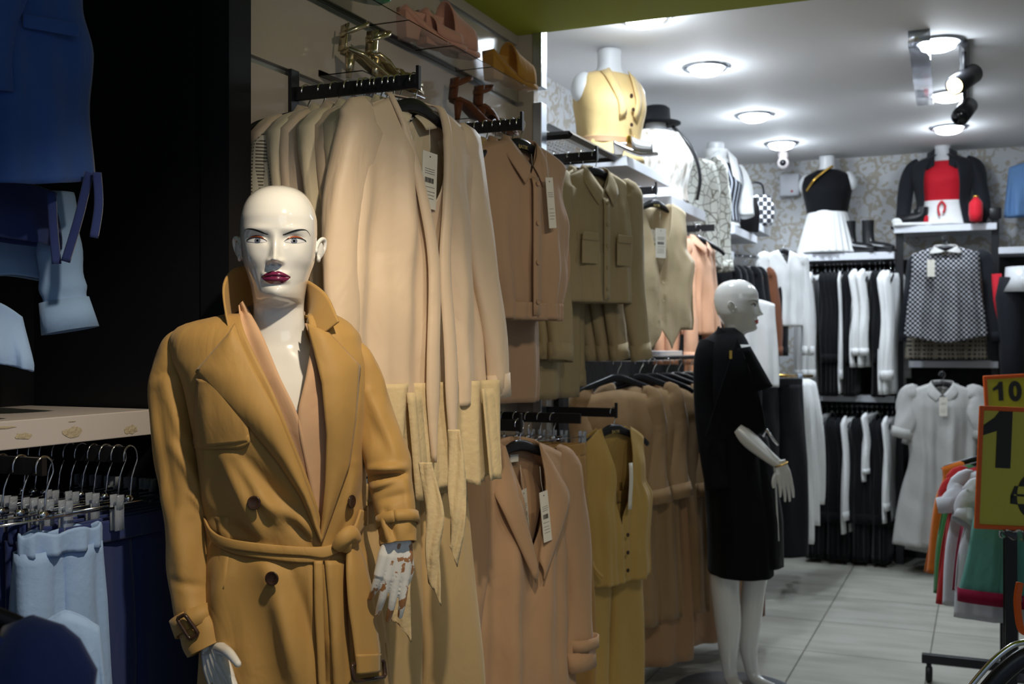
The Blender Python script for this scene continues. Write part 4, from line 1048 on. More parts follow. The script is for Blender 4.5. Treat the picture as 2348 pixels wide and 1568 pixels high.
t = thing('display_bar', 'black lower display bar behind the ochre trousers', 'display bar', (XW, 3.50, ZL2)); MB().box2((0, -.006, -.034), (.36, .006, 0)).build('bar', 'black_metal', t, smooth=False); MB().box2((0, -.016, -.06), (.01, .016, .04)).build('bracket', 'black_metal', t, smooth=False)
# long dresses further along, near the second mannequin
cols = ['taupe_knit', 'taupe_knit', 'mocha_dress', 'taupe_knit', 'mocha_dress', 'camel_rose', 'mocha_dress', 'camel_rose', 'rust_brown']
zdr = 1.42
pos = [(-1.42, 4.40, 1.0), (-1.36, 4.52, 1.02), (-1.33, 4.62, 1.05), (-1.30, 4.74, 1.12), (-1.28, 4.86, 1.10), (-1.26, 4.98, 1.14), (-1.22, 5.12, 1.20), (-1.20, 5.24, 1.22), (-1.16, 5.36, 1.22)]
nm = ['taupe', 'taupe', 'mocha', 'taupe', 'mocha', 'camel', 'mocha', 'camel', 'rust']
proto = simple_drape('long_dress', 'taupe brown long dress in the row left of the black-coated mannequin', 'dress', cols[0], 1.0, .17, .20, .045, seed=61, loc=pos[0], rz=R(40), slv=(.42, .05, .05, .02))
proto.location = (*pos[0][:2], zdr); proto['group'] = 'long dresses left of the black-coated mannequin'; proto['label'] = 'long brown dress in the row left of the black-coated mannequin'
p2 = simple_drape('long_dress', '', 'dress', 'mocha_dress', 1.18, .16, .21, .05, seed=67, loc=(*pos[2][:2], zdr-.02), rz=R(50), group=proto['group'])
p2['label'] = proto['label']; hgd = dup(HP, (*pos[0][:2], zdr+.02), R(45), 'black hanger of a long brown dress left of the black-coated mannequin', 'hangers of the long dresses')
for i, p in enumerate(pos):
    if i not in (0, 2):
        src = proto if i % 2 else p2
        dup(src, (p[0], p[1], zdr+.012*(i % 3)), R(34+6*(i % 3)), proto['label'], proto['group'], mats={('taupe_knit' if src is proto else 'mocha_dress'): cols[i]})
    if i: dup(HP, (p[0], p[1], zdr+.02), R(40), 'black hanger of a long brown dress left of the black-coated mannequin', 'hangers of the long dresses')
t = thing('hanging_rail', 'black rail above the long brown dresses', 'clothes rail', (0, 0, 0)); MB().tube([(-1.62, 4.25, zdr+.022), (-1.40, 4.42, zdr+.022), (-1.12, 5.46, zdr+.022)], .010, 8).build('bar', 'black_metal', t)
# ------------------------------------------------------------------ lamps in the ceiling
def downlight(px, py, label, e=22, zc=CEIL, dome=.03):
    p = onz(px, py, zc); t = thing('ceiling_lamp', label, 'ceiling lamp', (p.x, p.y, zc))
    MB().lathe([(.112, 0), (.110, -.010), (.095, -.012), (.085, -.004), (.085, .0)], n=36, cap=False).build('rim', 'steel_trim', t)
    MB().lathe([(.080, 0), (.080, -.012), (.072, -.012-dome*.6), (.05, -.012-dome*.9), (.0, -.014-dome)], n=32, cap=False).build('bulb', 'lamp_white', t)
    lamp('POINT', 'downlight_glow', (p.x, p.y, zc-.075-dome), e*.11, COOL, .05); q = lamp('SPOT', 'downlight', (p.x, p.y, zc-.05-dome), e*.95, COOL, .07, (p.x, p.y, 0), 150, .8); return t
downlight(1478, 38, 'round white ceiling lamp half hidden by the green soffit', 36)
downlight(1620, 153, 'round steel-rimmed ceiling lamp, second from the green soffit', 36)
downlight(1730, 263, 'round ceiling lamp between the steel-rimmed one and the security camera', 34)
downlight(1792, 328, 'round ceiling lamp directly above the security camera', 30)
downlight(2152, 95, 'round ceiling lamp beside the top of the clear tube', 20)
downlight(2176, 215, 'round ceiling lamp beside the bottom end of the clear tube', 18)
downlight(2176, 291, 'round bulging ceiling lamp nearest the back wall on the right', 30)
p = onz(1797, 345, CEIL); t = thing('security_camera', 'small white dome security camera below a ceiling lamp', 'camera', (p.x, p.y-.02, 2.78))
mb = MB(); mb.lathe([(.03, .065), (.035, .03), (.028, .0)], n=20); mb.build('bracket', 'white_laminate', t)
mb = MB(); mb.ell((0, 0, -.02), (.042, .042, .042), 20, 12); mb.build('housing', 'white_laminate', t)
MB().cyl((.004, -.036, -.022), (.006, -.046, -.024), .022, 18).build('lens', 'pupil_black', t)
# clear tube and track with two spot heads
a = onz(2108, 95, 2.80); b2 = onz(2122, 232, 2.80); q = (b2-a).normalized()
t = thing('clear_tube', 'clear rectangular plastic tube hanging just below the ceiling', 'tube', (0, 0, 0))
side = q.cross(Vector((0, 0, 1))).normalized(); rr = []
for P_ in (a, b2): rr.append([P_+side*sx_*.042+Vector((0, 0, sz_*.022)) for sx_, sz_ in ((-1, -1), (1, -1), (1, 1), (-1, 1))])
mb = MB(); mb.loft(rr, True, False); mb.build('sleeve', 'clear_acrylic', t, smooth=False, solid=.003)
mb = MB(); mb.add([a+side*-.045, a+side*.045, a+side*.045+Vector((0, 0, .05)), a-side*.045+Vector((0, 0, .05))], [(0, 1, 2, 3)]); mb.build('end_plate', 'steel_trim', t, solid=.004)
t = thing('track_spotlight', 'black ceiling track with two black cylinder spot heads', 'spotlight', (0, 0, 0))
a = onz(2211, 100, CEIL-.02); b2 = onz(2215, 262, CEIL-.02)
mb = MB(); mb.tube([a, b2], .022, 4, True); mb.build('track', 'black_metal', t, smooth=False)
for c1, c2, d_, warm, ln_ in (((2190, 196), (2232, 168), 4.9, 1, .15), ((2202, 268), (2222, 242), 5.6, 0, .14)):
    A = wp(*c1, d_-.05); B = wp(*c2, d_+.05); h = MB(); h.cyl(A, B, .045, 24); ho = h.build('spot_head', 'black_metal', t)
    n_ = (B-A).normalized(); MB().cyl(A-n_*.001, A-n_*.004, .036, 24).build('lens', 'lamp_amber' if warm else 'pupil_black', ho)
    up_ = (A+B)/2; MB().tube([up_, up_+Vector((0, 0, max(.02, CEIL-.02-up_.z)))], .010, 8).build('arm', 'black_metal', ho)
lamp('SPOT', 'track_light', wp(2186, 200, 4.8), 14, WARM, .03, (-1.3, 5.2, 1.7), 50, .6)

# ------------------------------------------------------------------ clear shelves with shoes
def clear_shelf(y0, y1, z, label, d=.135):
    t = thing('shoe_shelf', label, 'shelf', (XW, y0, z)); MB().box2((0, 0, -.003), (d, y1-y0, 0)).build('plate', 'clear_acrylic', t, smooth=False)
    mb = MB(); mb.box2((0, 0, .0), (.003, y1-y0, .014)); mb.build('back_lip', 'clear_acrylic', t, smooth=False); return t
clear_shelf(2.42, 2.69, 2.415, 'clear acrylic shelf under the green sandal'); clear_shelf(2.70, 2.975, 2.415, 'empty clear acrylic shelf between the green sandal and nude mules')
clear_shelf(2.985, 3.255, 2.415, 'clear acrylic shelf under the nude mules'); clear_shelf(3.265, 3.58, 2.415, 'clear acrylic shelf under the mustard mule')
clear_shelf(2.45, 2.80, 2.215, 'low clear acrylic shelf under the gold strap sandals'); clear_shelf(3.10, 3.50, 2.215, 'low clear acrylic shelf under the brown sandals')
fabric('suede_nude', (196, 144, 120), .9, .3); fabric('suede_mustard', (178, 128, 46), .9, .3); fabric('green_leather', (22, 130, 62), .4); fabric('brown_leather', (104, 60, 34), .5)
mat('gold_leather', srgb(200, 186, 150), .2, .9); mat('insole_tan', srgb(176, 140, 104), .6)
def mule(loc, rz, m, label, s=1.0, band_h=.085, name='mule', heel=.06, tilt=0):
    t = thing(name, label, 'shoe', loc, rz); t.scale = (s, s, s); t.rotation_euler = (0, tilt, rz)
    mb = MB(); G = []
    for i in range(25):   # sole from heel (x=0) to toe (x=.24)
        u = i/24; x = .24*u; z = heel*(1-min(1, u/.62))**1.4; w_ = .028+.014*sin(min(1, u*1.1)*PI*.8)-(.012*(u-.86)/.14 if u > .86 else 0); th = .012+(heel*.1)*(1-u)
        G.append([(x, -w_, z), (x, w_, z), (x, w_, z+th), (x, -w_, z+th)])
    mb.loft(G); mb.build('sole', m, t)
    mb = MB(); mb.loft([[(x0, -w_, z), (x0, w_, z), (x1, w_, z), (x1, -w_, z)] for z, x0, x1, w_ in ((0, .004, .050, .024), (heel*.6, .0, .06, .026), (heel+.006, -.002, .075, .028))]); mb.build('heel', m, t, smooth=False, bevel=.003)
    mb = MB(); G = []
    for i in range(9):
        u = i/8; x = .105+.105*u; row = []; z0_ = heel*(1-min(1, (x/.24)/.62))**1.4+.012; hh = band_h*(1-.35*u)
        for j in range(15):
            a = PI*j/14; row.append((x-.03*sin(a)*(1-u)*.3, .045*cos(a)*(1-.1*u), z0_+hh*sin(a)**.6))
        G.append(row)
    mb.grid(G); mb.build('strap', m, t, solid=.004); 
    mb = MB(); mb.grid([[(.02+.21*i/12, .030*(j-1), .0135+heel*(1-min(1, ((.02+.21*i/12)/.24)/.62))**1.4+heel*.1*(1-i/12)) for j in range(3)] for i in range(13)]); mb.build('insole', 'insole_tan', t, solid=.002)
    return t
def strap_sandal(loc, rz, m, label, s=1.0):
    t = thing('sandal', label, 'shoe', loc, rz); t.scale = (s,)*3
    mb = MB(); mb.loft([[(x, -w_, z), (x, w_, z), (x, w_, z+.010), (x, -w_, z+.010)] for x, w_, z in ((0, .026, .065), (.05, .028, .055), (.12, .030, .012), (.18, .038, .0), (.235, .026, .002))]); mb.build('sole', m, t)
    mb = MB(); mb.tube([(.018, 0, .066), (.012, 0, 0)], [.016, .007], 12); mb.build('heel', m, t)
    for x, h, w_ in ((.19, .035, .020), (.165, .042, .014)):
        mb = MB(); mb.grid([[(x+w_*(k-.5), .040*cos(PI*j/12), .004+h*sin(PI*j/12)) for j in range(13)] for k in (0, 1)]); mb.build('toe_strap', m, t, solid=.003)
    mb = MB(); mb.grid([[(.03+.04*cos(2*PI*j/28), .034*sin(2*PI*j/28), .125+.02*cos(2*PI*j/28)+.012*k) for j in range(29)] for k in (0, 1)]); mb.build('ankle_strap', m, t, solid=.003)
    mb = MB(); mb.grid([[(-.008+.002*j, .020*(k-.5)*2, .07+.07*j/5) for k in (0, .5, 1)] for j in range(6)]); mb.build('heel_counter', m, t, solid=.004)
    return t
mule((-1.56, 2.33, 2.418), R(70), 'green_leather', 'emerald green sandal cut off by the top of the picture')
mule((-1.575, 2.94, 2.418), R(72), 'suede_nude', 'nude suede mule standing nearer the edge of the clear shelf', band_h=.125, heel=.085)
mule((-1.60, 2.86, 2.418), R(66), 'suede_nude', 'nude suede mule lying further back on the clear shelf', band_h=.06, heel=.075)
mule((-1.57, 3.42, 2.418), R(72), 'suede_mustard', 'mustard suede mule at the far end of the clear shelves', band_h=.12, heel=.08)
strap_sandal((-1.57, 2.50, 2.218), R(62), 'gold_leather', 'metallic gold strap sandal on the low clear shelf above the first bar', 1.0)
strap_sandal((-1.52, 2.56, 2.218), R(86), 'gold_leather', 'second metallic gold sandal, in front of its pair on the low clear shelf', .95)
strap_sandal((-1.56, 3.14, 2.218), R(70), 'brown_leather', 'dark brown buckle sandal on the low clear shelf above the brown shirts')
strap_sandal((-1.52, 3.24, 2.218), R(84), 'brown_leather', 'dark brown sandal with its toe toward the chrome strip', .95)

# ------------------------------------------------------------------ near left bay
def white_ledge(x0, y0, x1, y1, zt, th, label, m='white_shelf', name='white_shelf', bev=.002):
    t = thing(name, label, 'shelf', (x0, y0, zt)); MB().box2((0, 0, -th), (x1-x0, y1-y0, 0)).build('board', m, t, smooth=False, bevel=bev); return t
sh = white_ledge(XN, .55, -1.75, 1.985, 1.351, .057, 'thick white shelf with torn glue marks on its edge, in the dark bay', 'white_laminate')
mb = MB(); rnd = random.Random(3)
def blot(c, w_, h):
    o = Vector(c); n = 14; P = [(0, 0)]+[(w_*cos(2*PI*i/n)*rnd.uniform(.75, 1.1), h*sin(2*PI*i/n)*rnd.uniform(.6, 1.1)) for i in range(n)]
    vs = [(.4010+.0006*(i == 0), o.y+p[0], o.z+p[1]) for i, p in enumerate(P)]
    return vs, [(0, i, i % n+1) for i in range(1, n+1)]
for px, py, w_, h in ((300, 985, .022, .012), (165, 990, .028, .012), (52, 1000, .022, .008), (10, 980, .03, .003), (165, 966, .012, .0015)):
    p = onx(px, py, -1.75); mb = MB(); v, f = blot((0, p.y-.55, p.z-1.351), w_, h); mb.add(v, f); mb.build('glue_mark', 'glue_residue', sh, smooth=False)
t = thing('slotted_upright', 'dark slotted upright on the wall of the near bay', 'upright', (XN, 1.60, 0))
mb = MB(); mb.box2((0, -.015, 0), (.018, .015, 2.6)); mb.build('channel', 'black_metal', t, smooth=False)
mb = MB(); mb.box2((.0185, -.003, 0), (.019, .003, 2.6))
p = onx(90, 800, XN+.004); t = thing('peeled_strip', 'narrow torn pale strip on the black wall above the white shelf', 'strip', (XN, p.y, 0))
mb = MB(); za, zb_ = onx(90, 722, XN).z, onx(90, 903, XN).z
mb.grid([[(.004, (k-.5)*.014*(1-.8*max(0, i/12-.8)/.2)+.002*sin(i*2), za+(zb_-za)*i/12) for k in (0, 1)] for i in range(13)]); mb.build('strip', 'peeled_edge', t, solid=.001)
xb = -1.66; yb = 1.80; zb = 1.283
t = thing('display_bar', 'black display bar under the white shelf with the navy trousers', 'display bar', (XN, yb, zb)); MB().box2((0, -.006, -.034), (.47, .006, 0)).build('bar', 'black_metal', t, smooth=False)
fabric('navy_suiting', (38, 52, 104), .85, .2); fabric('navy_denim', (50, 82, 148), .9, .2, (180, .6, .001), .12); fabric('light_blue_cotton', (150, 180, 224), .8, .1, (90, .5, .002), .05); fabric('pale_blue_shirt', (130, 160, 200), .8, .1)
hn = make_hanger('clip_hanger', 'chrome clip hanger with clear clips holding navy trousers', 'clip', .20, 'clip hangers with the navy trousers', loc=(xb, yb, zb+.003), rz=R(88))
nv = make_pants('navy_trousers', 'navy trousers clipped in a close row left of the camel coat sleeve', 'navy_suiting', L=1.0, w0=.185, w1=.20, D=.016, loc=(xb, yb, zb+.003), rz=R(88), seed=71, group='navy trousers in a row', fold=.010)
hn.scale = (1, 1, 1.3); nv.location.z -= .034
for i in range(9):
    x = xb-.033-.034*i; dup(hn, (x, yb, zb+.003), R(88+(i*37 % 11)-6), hn['label'], hn['group'])
    if i < 6: dup(nv, (x, yb, zb-.031), R(88+(i*29 % 7)-3), nv['label'], nv['group'])
hb = dup(hn, (xb+.01, 1.56, zb+.003), R(84), 'chrome clip hanger holding the light blue trousers'); hb['group'] = 'clip hangers with the light blue trousers'
lb_ = make_pants('light_blue_trousers', 'light blue gathered-waist trousers clipped in front of the navy row', 'light_blue_cotton', L=.95, w0=.085, w1=.105, D=.026, loc=(xb+.01, 1.60, zb-.03), rz=R(80), seed=73, gather=True, fold=.012)
t = thing('display_bar', 'black display bar carrying the light blue trousers', 'display bar', (XN, 1.56, zb)); MB().box2((0, -.006, -.034), (.50, .006, 0)).build('bar', 'black_metal', t, smooth=False)
for i in range(3): dup(hb, (xb-.05-.05*i, 1.56, zb+.003), R(86+i*2), 'chrome clip hanger behind the one with the light blue trousers', 'clip hangers with the light blue trousers')
t = thing('cardboard_sheet', 'olive coloured card lying among the hangers below the white shelf', 'card', (-1.86, 1.42, 1.10)); MB().box((0, 0, 0), (.20, .20, .03)).build('sheet', 'cardboard', t, smooth=False)
# vest and shirts above the shelf
vl = (-1.70, 1.465, 2.44)
hv = dup(HP, vl, R(76), 'black hanger of the navy waistcoat, above the picture edge')
nvst = make_top('navy_waistcoat', 'dark blue denim-weave waistcoat with a flap pocket, hanging top left', 'waistcoat', 'navy_denim', [(0, .20), (.08, .175), (.2, .18), (.30, .205), (.42, .195), (.54, .20)], nw=.075, vd=.42, sd=.045, fold=.012, seed=81, D=.05, loc=vl, rz=R(62), buttons=2, bm_='charcoal_plastic', vexp=.85, hem=lambda s, d: (.03*(1-s*s) if d < 0 else 0))
MB().box((.10, -.066, -.345), (.10, .006, .026), ).build('pocket_flap', 'navy_denim', nvst, bevel=.003)
mb = MB(); mb.grid([[(-.02+.06*k+.01*sin(i*.4), -.070-.004*k, -.19-.29*i/14) for k in (0, .5, 1)] for i in range(15)]); mb.build('lapel', 'navy_denim', nvst, solid=.004)
mb = MB(); mb.grid([[(.05-.055*i/14+.05*k*(1-i/14), -.068, -.19-.29*i/14) for k in (0, .5, 1)] for i in range(15)]); mb.build('lapel', 'navy_denim', nvst, solid=.004)
ns_ = simple_drape('navy_blouse', 'very dark navy top hanging below the blue waistcoat', 'top', 'navy_suiting', .13, .15, .155, .05, seed=83, loc=(-1.80, 1.54, 1.84), rz=R(66), top=0)
pb = simple_drape('pale_blue_shirt', 'pale blue shirt whose cuffed sleeve hangs below the navy top', 'shirt', 'pale_blue_shirt', .24, .10, .10, .04, seed=84, loc=(-1.90, 1.46, 1.86), rz=R(66), top=0)
inv = (Matrix.Translation(pb.location)@Matrix.Rotation(R(66), 4, 'Z')).inverted()
pp = cr([(*wp(130, 440, 2.25), .034), (*wp(135, 540, 2.25), .042), (*wp(142, 640, 2.25), .046), (*wp(150, 690, 2.25), .046), (*wp(160, 755, 2.25), .055)], 6)
mb = MB(); mb.tube([inv@Vector(p[:3]) for p in pp], [p[3]*(1+.05*sin(i)) for i, p in enumerate(pp)], 24, False, flat=.5, up=(0, 1, 0)); mb.build('sleeve', 'pale_blue_shirt', pb, solid=.002)
mb = MB(); mb.tube([inv@wp(147, 688, 2.25), inv@wp(162, 758, 2.25)], [.050, .058], 24, False, flat=.5, up=(0, 1, 0)); mb.build('cuff', 'pale_blue_shirt', pb, solid=.003)
for k, pts in enumerate(([(118, 440), (122, 520), (130, 605)], [(205, 395), (180, 500), (150, 600)], [(222, 395), (226, 470), (215, 545)])):
    mb = MB(); P = cr([tuple(inv@wp(x, y, 2.1)) for x, y in pts], 6); mb.tube(P, .009, 8, True, flat=.25); mb.build('ribbon', 'navy_suiting', pb)
pc = simple_drape('pale_cuff_shirt', 'pale grey-blue shirt cuff hanging at the left picture edge', 'shirt', 'light_blue_cotton', .12, .05, .07, .03, seed=85, loc=tuple(wp(-15, 690, 2.1)), rz=R(50), top=0)
sb = simple_drape('blue_shirt_hem', 'mid blue shirt hem between the navy top and the pale cuff', 'shirt', 'pale_blue_shirt', .10, .10, .12, .04, seed=86, loc=tuple(wp(20, 520, 2.25)), rz=R(60), top=0)
# near jacket at the bottom left
jl = wp(-235, 1190, 1.40)
hq = make_hanger('clothes_hanger', 'glossy black hanger with a white edge, bottom left corner', loc=tuple(jl), rz=YAW-.25, halfw=.24)
nj = make_top('navy_jacket', 'dark navy jacket on a glossy black hanger, bottom left corner', 'jacket', 'navy_suiting', [(0, .215), (.1, .225), (.3, .225), (.6, .24)], nw=.06, vd=.2, sd=.075, sleeves=(.56, .070, .055, .03), fold=.008, seed=91, D=.05, loc=(jl.x, jl.y, jl.z-.01), rz=YAW-.25)
sb2 = simple_drape('light_blue_shirt', 'light blue shirt corner hanging behind the near navy jacket', 'shirt', 'light_blue_cotton', .40, .05, .08, .03, seed=93, loc=tuple(wp(150, 1400, 1.75)), rz=R(50), top=0, fold=.01)

# ------------------------------------------------------------------ second mannequin in black
D2 = 4.72
w2 = wp(1684, 790, D2); RZ2 = YAW+R(80)
fabric('coat_black', (17, 17, 20), .9, .05, (200, .3, .001), .05, spec=.12); fabric('white_blouse', (225, 225, 222), .7); fabric('black_dress', (14, 14, 17), .75, .1, spec=.15)
m2 = thing('mannequin', 'white bald mannequin in profile wearing a long black coat with a gold bar pin', 'mannequin', (w2.x, w2.y, 0), YAW)
b2_ = head_body('body', 'mannequin_gloss', m2, -.21)
zc2 = H+(790-757)/F*D2
b2_.location = (.012, 0, zc2); b2_.rotation_euler = (0, 0, R(74)); b2_.scale = (1.0, 1.0, 1.0)
for ch in kids(body):
    c = ch.copy(); C.objects.link(c); c.parent = b2_
    if ch.name.startswith('lips'): c.material_slots[0].link = 'OBJECT'; c.material_slots[0].material = MATS['lip_red']
    for g in kids(ch):
        k = g.copy(); C.objects.link(k); k.parent = c
def M2(px, py, ly=0.0):
    d = D2+ly; return Vector(((px-1174)/F*d-(1684-1174)/F*D2, ly, H+(790-py)/F*d))
S2 = D2/F
def loft_px(rows, m, name, parent, Mf, S, n=72, fold=0, seed=0, cap=False, ex=2.2, solid=.004, kf=9, zf=0, z2=None):
    tab = sorted([(Mf(0, r[0]).z, Mf(r[1], r[0]).x, Mf(r[2], r[0]).x, r[3], r[4]) for r in rows]); mb = MB(); rings = []
    za, zb_ = tab[0][0], tab[-1][0]; K = max(24, int((zb_-za)/.012))
    for i in range(K+1):
        z = za+(zb_-za)*i/K; l, r_, fd, bd = lerp_tab(tab, z); cx = (l+r_)/2; w_ = (r_-l)/2; ring = []
        g = min(1, (zb_-z)/.4)
        for j in range(n):
            a = 2*PI*j/n; f = 1+fold*g*(sin(a*kf+seed+z*3)+.5*sin(a*(kf+4)+seed*2-z*4))
            ca, sa = cos(a), sin(a); x = cx+w_*f*math.copysign(abs(ca)**(2/ex), ca); y = (bd if sa > 0 else fd)*f*math.copysign(abs(sa)**(2/ex), sa); ring.append((x, y, z))
        rings.append(ring)
    mb.loft(rings, True, cap); return mb.build(name, m, parent, solid=solid)
ct2 = loft_px([(752, 1652, 1688, .05, .06), (765, 1636, 1700, .08, .08), (785, 1612, 1712, .12, .12), (820, 1600, 1722, .15, .15), (900, 1600, 1742, .17, .17), (1000, 1612, 1738, .17, .17), (1110, 1618, 1750, .17, .17), (1200, 1624, 1768, .18, .18), (1310, 1626, 1768, .19, .19)], 'coat_black', 'coat', m2, M2, S2, fold=.015, seed=2)
# cape-like front that spreads over the forearm
mb = MB()
mb.grid([[M2(1690+(a_[0]-1690)*u, 790+(a_[1]-790)*u if False else 775+(a_[1]-775)*u, -.155-.03*u-.02*sin(u*5)) for u in [j/14 for j in range(15)]] for a_ in cr([(1615, 1005), (1650, 1008), (1690, 1002), (1722, 1000), (1750, 988), (1752, 960), (1738, 900)], 6)])
mb.build('cape_front', 'coat_black', m2, solid=.005)
sl2 = MB(); pts = [(*M2(1628, 790, -.06), 26*S2), (*M2(1618, 830, -.09), 27*S2), (*M2(1618, 930, -.10), 26*S2), (*M2(1630, 1030, -.12), 27*S2), (*M2(1648, 1118, -.13), 30*S2)]; q = cr(pts, 8)
sl2.tube([v[:3] for v in q], [v[3] for v in q], 24, True, flat=.8); sl2.build('sleeve', 'coat_black', m2)
mb = MB()
low2 = [M2(1640, 775, .05), M2(1640, 772, -.05), M2(1672, 785, -.10), M2(1700, 815, -.14)]; top2 = [M2(1650, 748, .05), M2(1648, 750, -.04), M2(1672, 766, -.08), M2(1708, 800, -.12)]
sweep('collar', [tuple(p) for p in low2], [tuple(p) for p in top2], 'coat_black', m2, n=24)
mb = MB(); mb.grid([[M2(1684+a_*8+u*(36+a_*5), 800+a_*26+u*(-6-a_*3), -.165-.012*sin(PI*u)) for u in (0, .25, .5, .75, 1)] for a_ in [i/2 for i in range(9)]]); mb.build('lapel', 'coat_black', m2, solid=.004)
MB().box(M2(1675, 813, -.20), (.011, .008, .034), 0).build('gold_pin', 'gold_metal', m2, smooth=False)
mb = MB(); mb.grid([[M2(1697+u*22+a_*12, 790+a_*60, -.13+.02*u) for u in (0, .5, 1)] for a_ in (0, .33, .66, 1)]); mb.build('blouse', 'white_blouse', m2, solid=.003)
loft_px([(1000, 1690, 1756, .10, .12), (1100, 1690, 1776, .13, .13), (1200, 1690, 1790, .15, .15), (1290, 1700, 1790, .15, .15)], 'black_dress', 'dress', m2, M2, S2, fold=.02, seed=5)
mb = MB(); mb.grid([[M2(1773+u*4+a_*10, 1050+a_*190, -.13) for u in (0, 1)] for a_ in [i/10 for i in range(11)]]); mb.build('side_stripe', 'white_blouse', m2, solid=.003)
mb = MB(); q = cr([(*M2(1690, 985, -.14), 20*S2), (*M2(1722, 1012, -.16), 19*S2), (*M2(1760, 1045, -.19), 14*S2), (*M2(1788, 1066, -.21), 10.5*S2)], 8); mb.tube([v[:3] for v in q], [v[3] for v in q], 24); mb.build('forearm', 'mannequin_gloss', m2)
hand(m2, 'mannequin_gloss', M2(1792, 1070, -.21), (.22, -.05, -1), (.3, -1, .2), rel(.12), [(-.012, .01, -.004), (-.036, .034, -.012), (-.048, .060, -.018), (-.050, .080, -.022)], .93, right=-1, wristlen=.03)
mb = MB(); c_ = M2(1791, 1064, -.21); mb.tube([c_+Vector((.026*cos(2*PI*i/24), .026*sin(2*PI*i/24), .010*cos(2*PI*i/24))) for i in range(25)], .003, 8, False); mb.build('bracelet', 'gold_metal', m2)
mb = MB(); mb.tube([M2(1750, 1000, -.2), M2(1758, 985, -.22), M2(1775, 1010, -.22), M2(1783, 1020, -.21)], .006, 8); mb.build('sleeve_clasp', 'chrome', m2)
for P_, nm_ in (([(1662, 1290, -.02, 36), (1662, 1350, -.02, 33), (1668, 1420, 0, 31), (1670, 1480, .01, 24), (1672, 1530, .02, 17), (1678, 1556, .01, 16), (1690, 1572, -.03, 13), (1712, 1588, -.07, 9)], 'leg'), ([(1738, 1270, .06, 34), (1728, 1340, .06, 28), (1720, 1420, .07, 26), (1716, 1480, .08, 21), (1722, 1530, .09, 16), (1730, 1552, .08, 15), (1748, 1566, .05, 12), (1776, 1574, .02, 8)], 'leg')):
    mb = MB(); q = cr([(*M2(a_, b__, c__), r_*S2) for a_, b__, c__, r_ in P_], 8); mb.tube([v[:3] for v in q], [v[3] for v in q], 28); mb.build(nm_, 'mannequin_gloss', m2)
t = thing('round_plinth', 'low grey round plinth under the black-coated mannequin', 'base', (w2.x, w2.y, 0)); MB().lathe([(.0, .016), (.24, .016), (.26, .010), (.26, 0)], n=40, cap=False).build('plate', 'steel_trim', t)

# ------------------------------------------------------------------ busts
BT = [(0, .165, .105, .12), (.10, .172, .11, .13), (.20, .145, .095, .10), (.28, .128, .085, .09), (.36, .14, .105, .09), (.43, .155, .122, .10), (.50, .165, .095, .10), (.55, .155, .07, .09), (.58, .11, .055, .078), (.60, .066, .05, .062), (.63, .052, .048, .055), (.70, .053, .050, .055)]
def shell(z0, z1, off, m, name, parent, fold=0, k=9, seed=0, n=72, x=0, flare=0, solid=.004, cap=False, top_drop=0):
    mb = MB(); rings = []; K = max(8, int((z1-z0)/.012))
    for i in range(K+1):
        z = z0+(z1-z0)*i/K; w_, f, b_ = lerp_tab(BT, z); e = off+flare*(1-i/K); ring = []
        for j in range(n):
            a = 2*PI*j/n; g = 1+fold*(1-i/K*.8)*(sin(a*k+seed+z*4)+.4*sin(a*(k+5)+seed)); ca, sa = cos(a), sin(a)
            ring.append((x+(w_+e)*g*math.copysign(abs(ca)**.88, ca), ((b_ if sa > 0 else f)+e)*g*math.copysign(abs(sa)**.88, sa), z))
        rings.append(ring)
    mb.loft(rings, True, cap); return mb.build(name, m, parent, solid=solid)
def bust(label, loc, rz, z0=.2, arms=True, name='torso_mannequin', m='mannequin_matte', group=None):
    t = thing(name, label, 'mannequin', loc, rz, group); t['z0'] = z0
    r = bpy.data.objects.new('x', None); bpy.data.objects.remove(r)
    o = shell(z0, .70, 0, m, 'torso', t, solid=0, cap=True)
    if arms:
        for s in (-1, 1):
            mb = MB(); mb.ell((s*.158, .005, .515), (.045, .050, .070), 20, 12, rot=Matrix.Rotation(s*R(-18), 3, 'Y')); mb.build('arm_stump', m, t)
    for c in kids(t): c.location.z = -z0
    return t
def off(t):
    for c in kids(t):
        if abs(c.location.z) < 1e-6: c.location.z = -t['z0']
def arm_tube(t, s, pts, rad, m, name='sleeve', n=20):
    mb = MB(); q = cr([(s*p[0], p[1], p[2], r) for p, r in zip(pts, rad)], 6); mb.tube([v[:3] for v in q], [v[3] for v in q], n, True, fn=lambda u, g: 1+.06*sin(3*g+u*14)); return mb.build(name, m, t)
fabric('vest_sand', (214, 184, 126), .75, .15); fabric('black_knit', (16, 17, 20), .85, .1, spec=.15); fabric('white_cotton', (232, 232, 230), .75); fabric('red_jersey', (196, 22, 40), .7); fabric('black_denim', (28, 30, 36), .8, .1); fabric('blue_denim', (110, 150, 200), .85); fabric('grey_chambray', (178, 176, 172), .8)
white_ledge(XF, 4.50, -1.41, 5.20, 2.315, .045, 'white ledge under the sand coloured waistcoat bust')
white_ledge(XF, 5.24, -1.41, 5.95, 2.235, .055, 'white ledge under the white fur waistcoat bust')
white_ledge(XF, 6.72, -1.41, 7.45, 2.235, .05, 'white ledge under the pinstripe waistcoat bust')
white_ledge(XF, 6.0, -1.41, 6.70, 2.07, .05, 'white ledge lower than its neighbours, left of the pinstripe bust')
white_ledge(XF, 7.50, -1.41, 7.95, 2.33, .05, 'white ledge under the white patterned handbag')
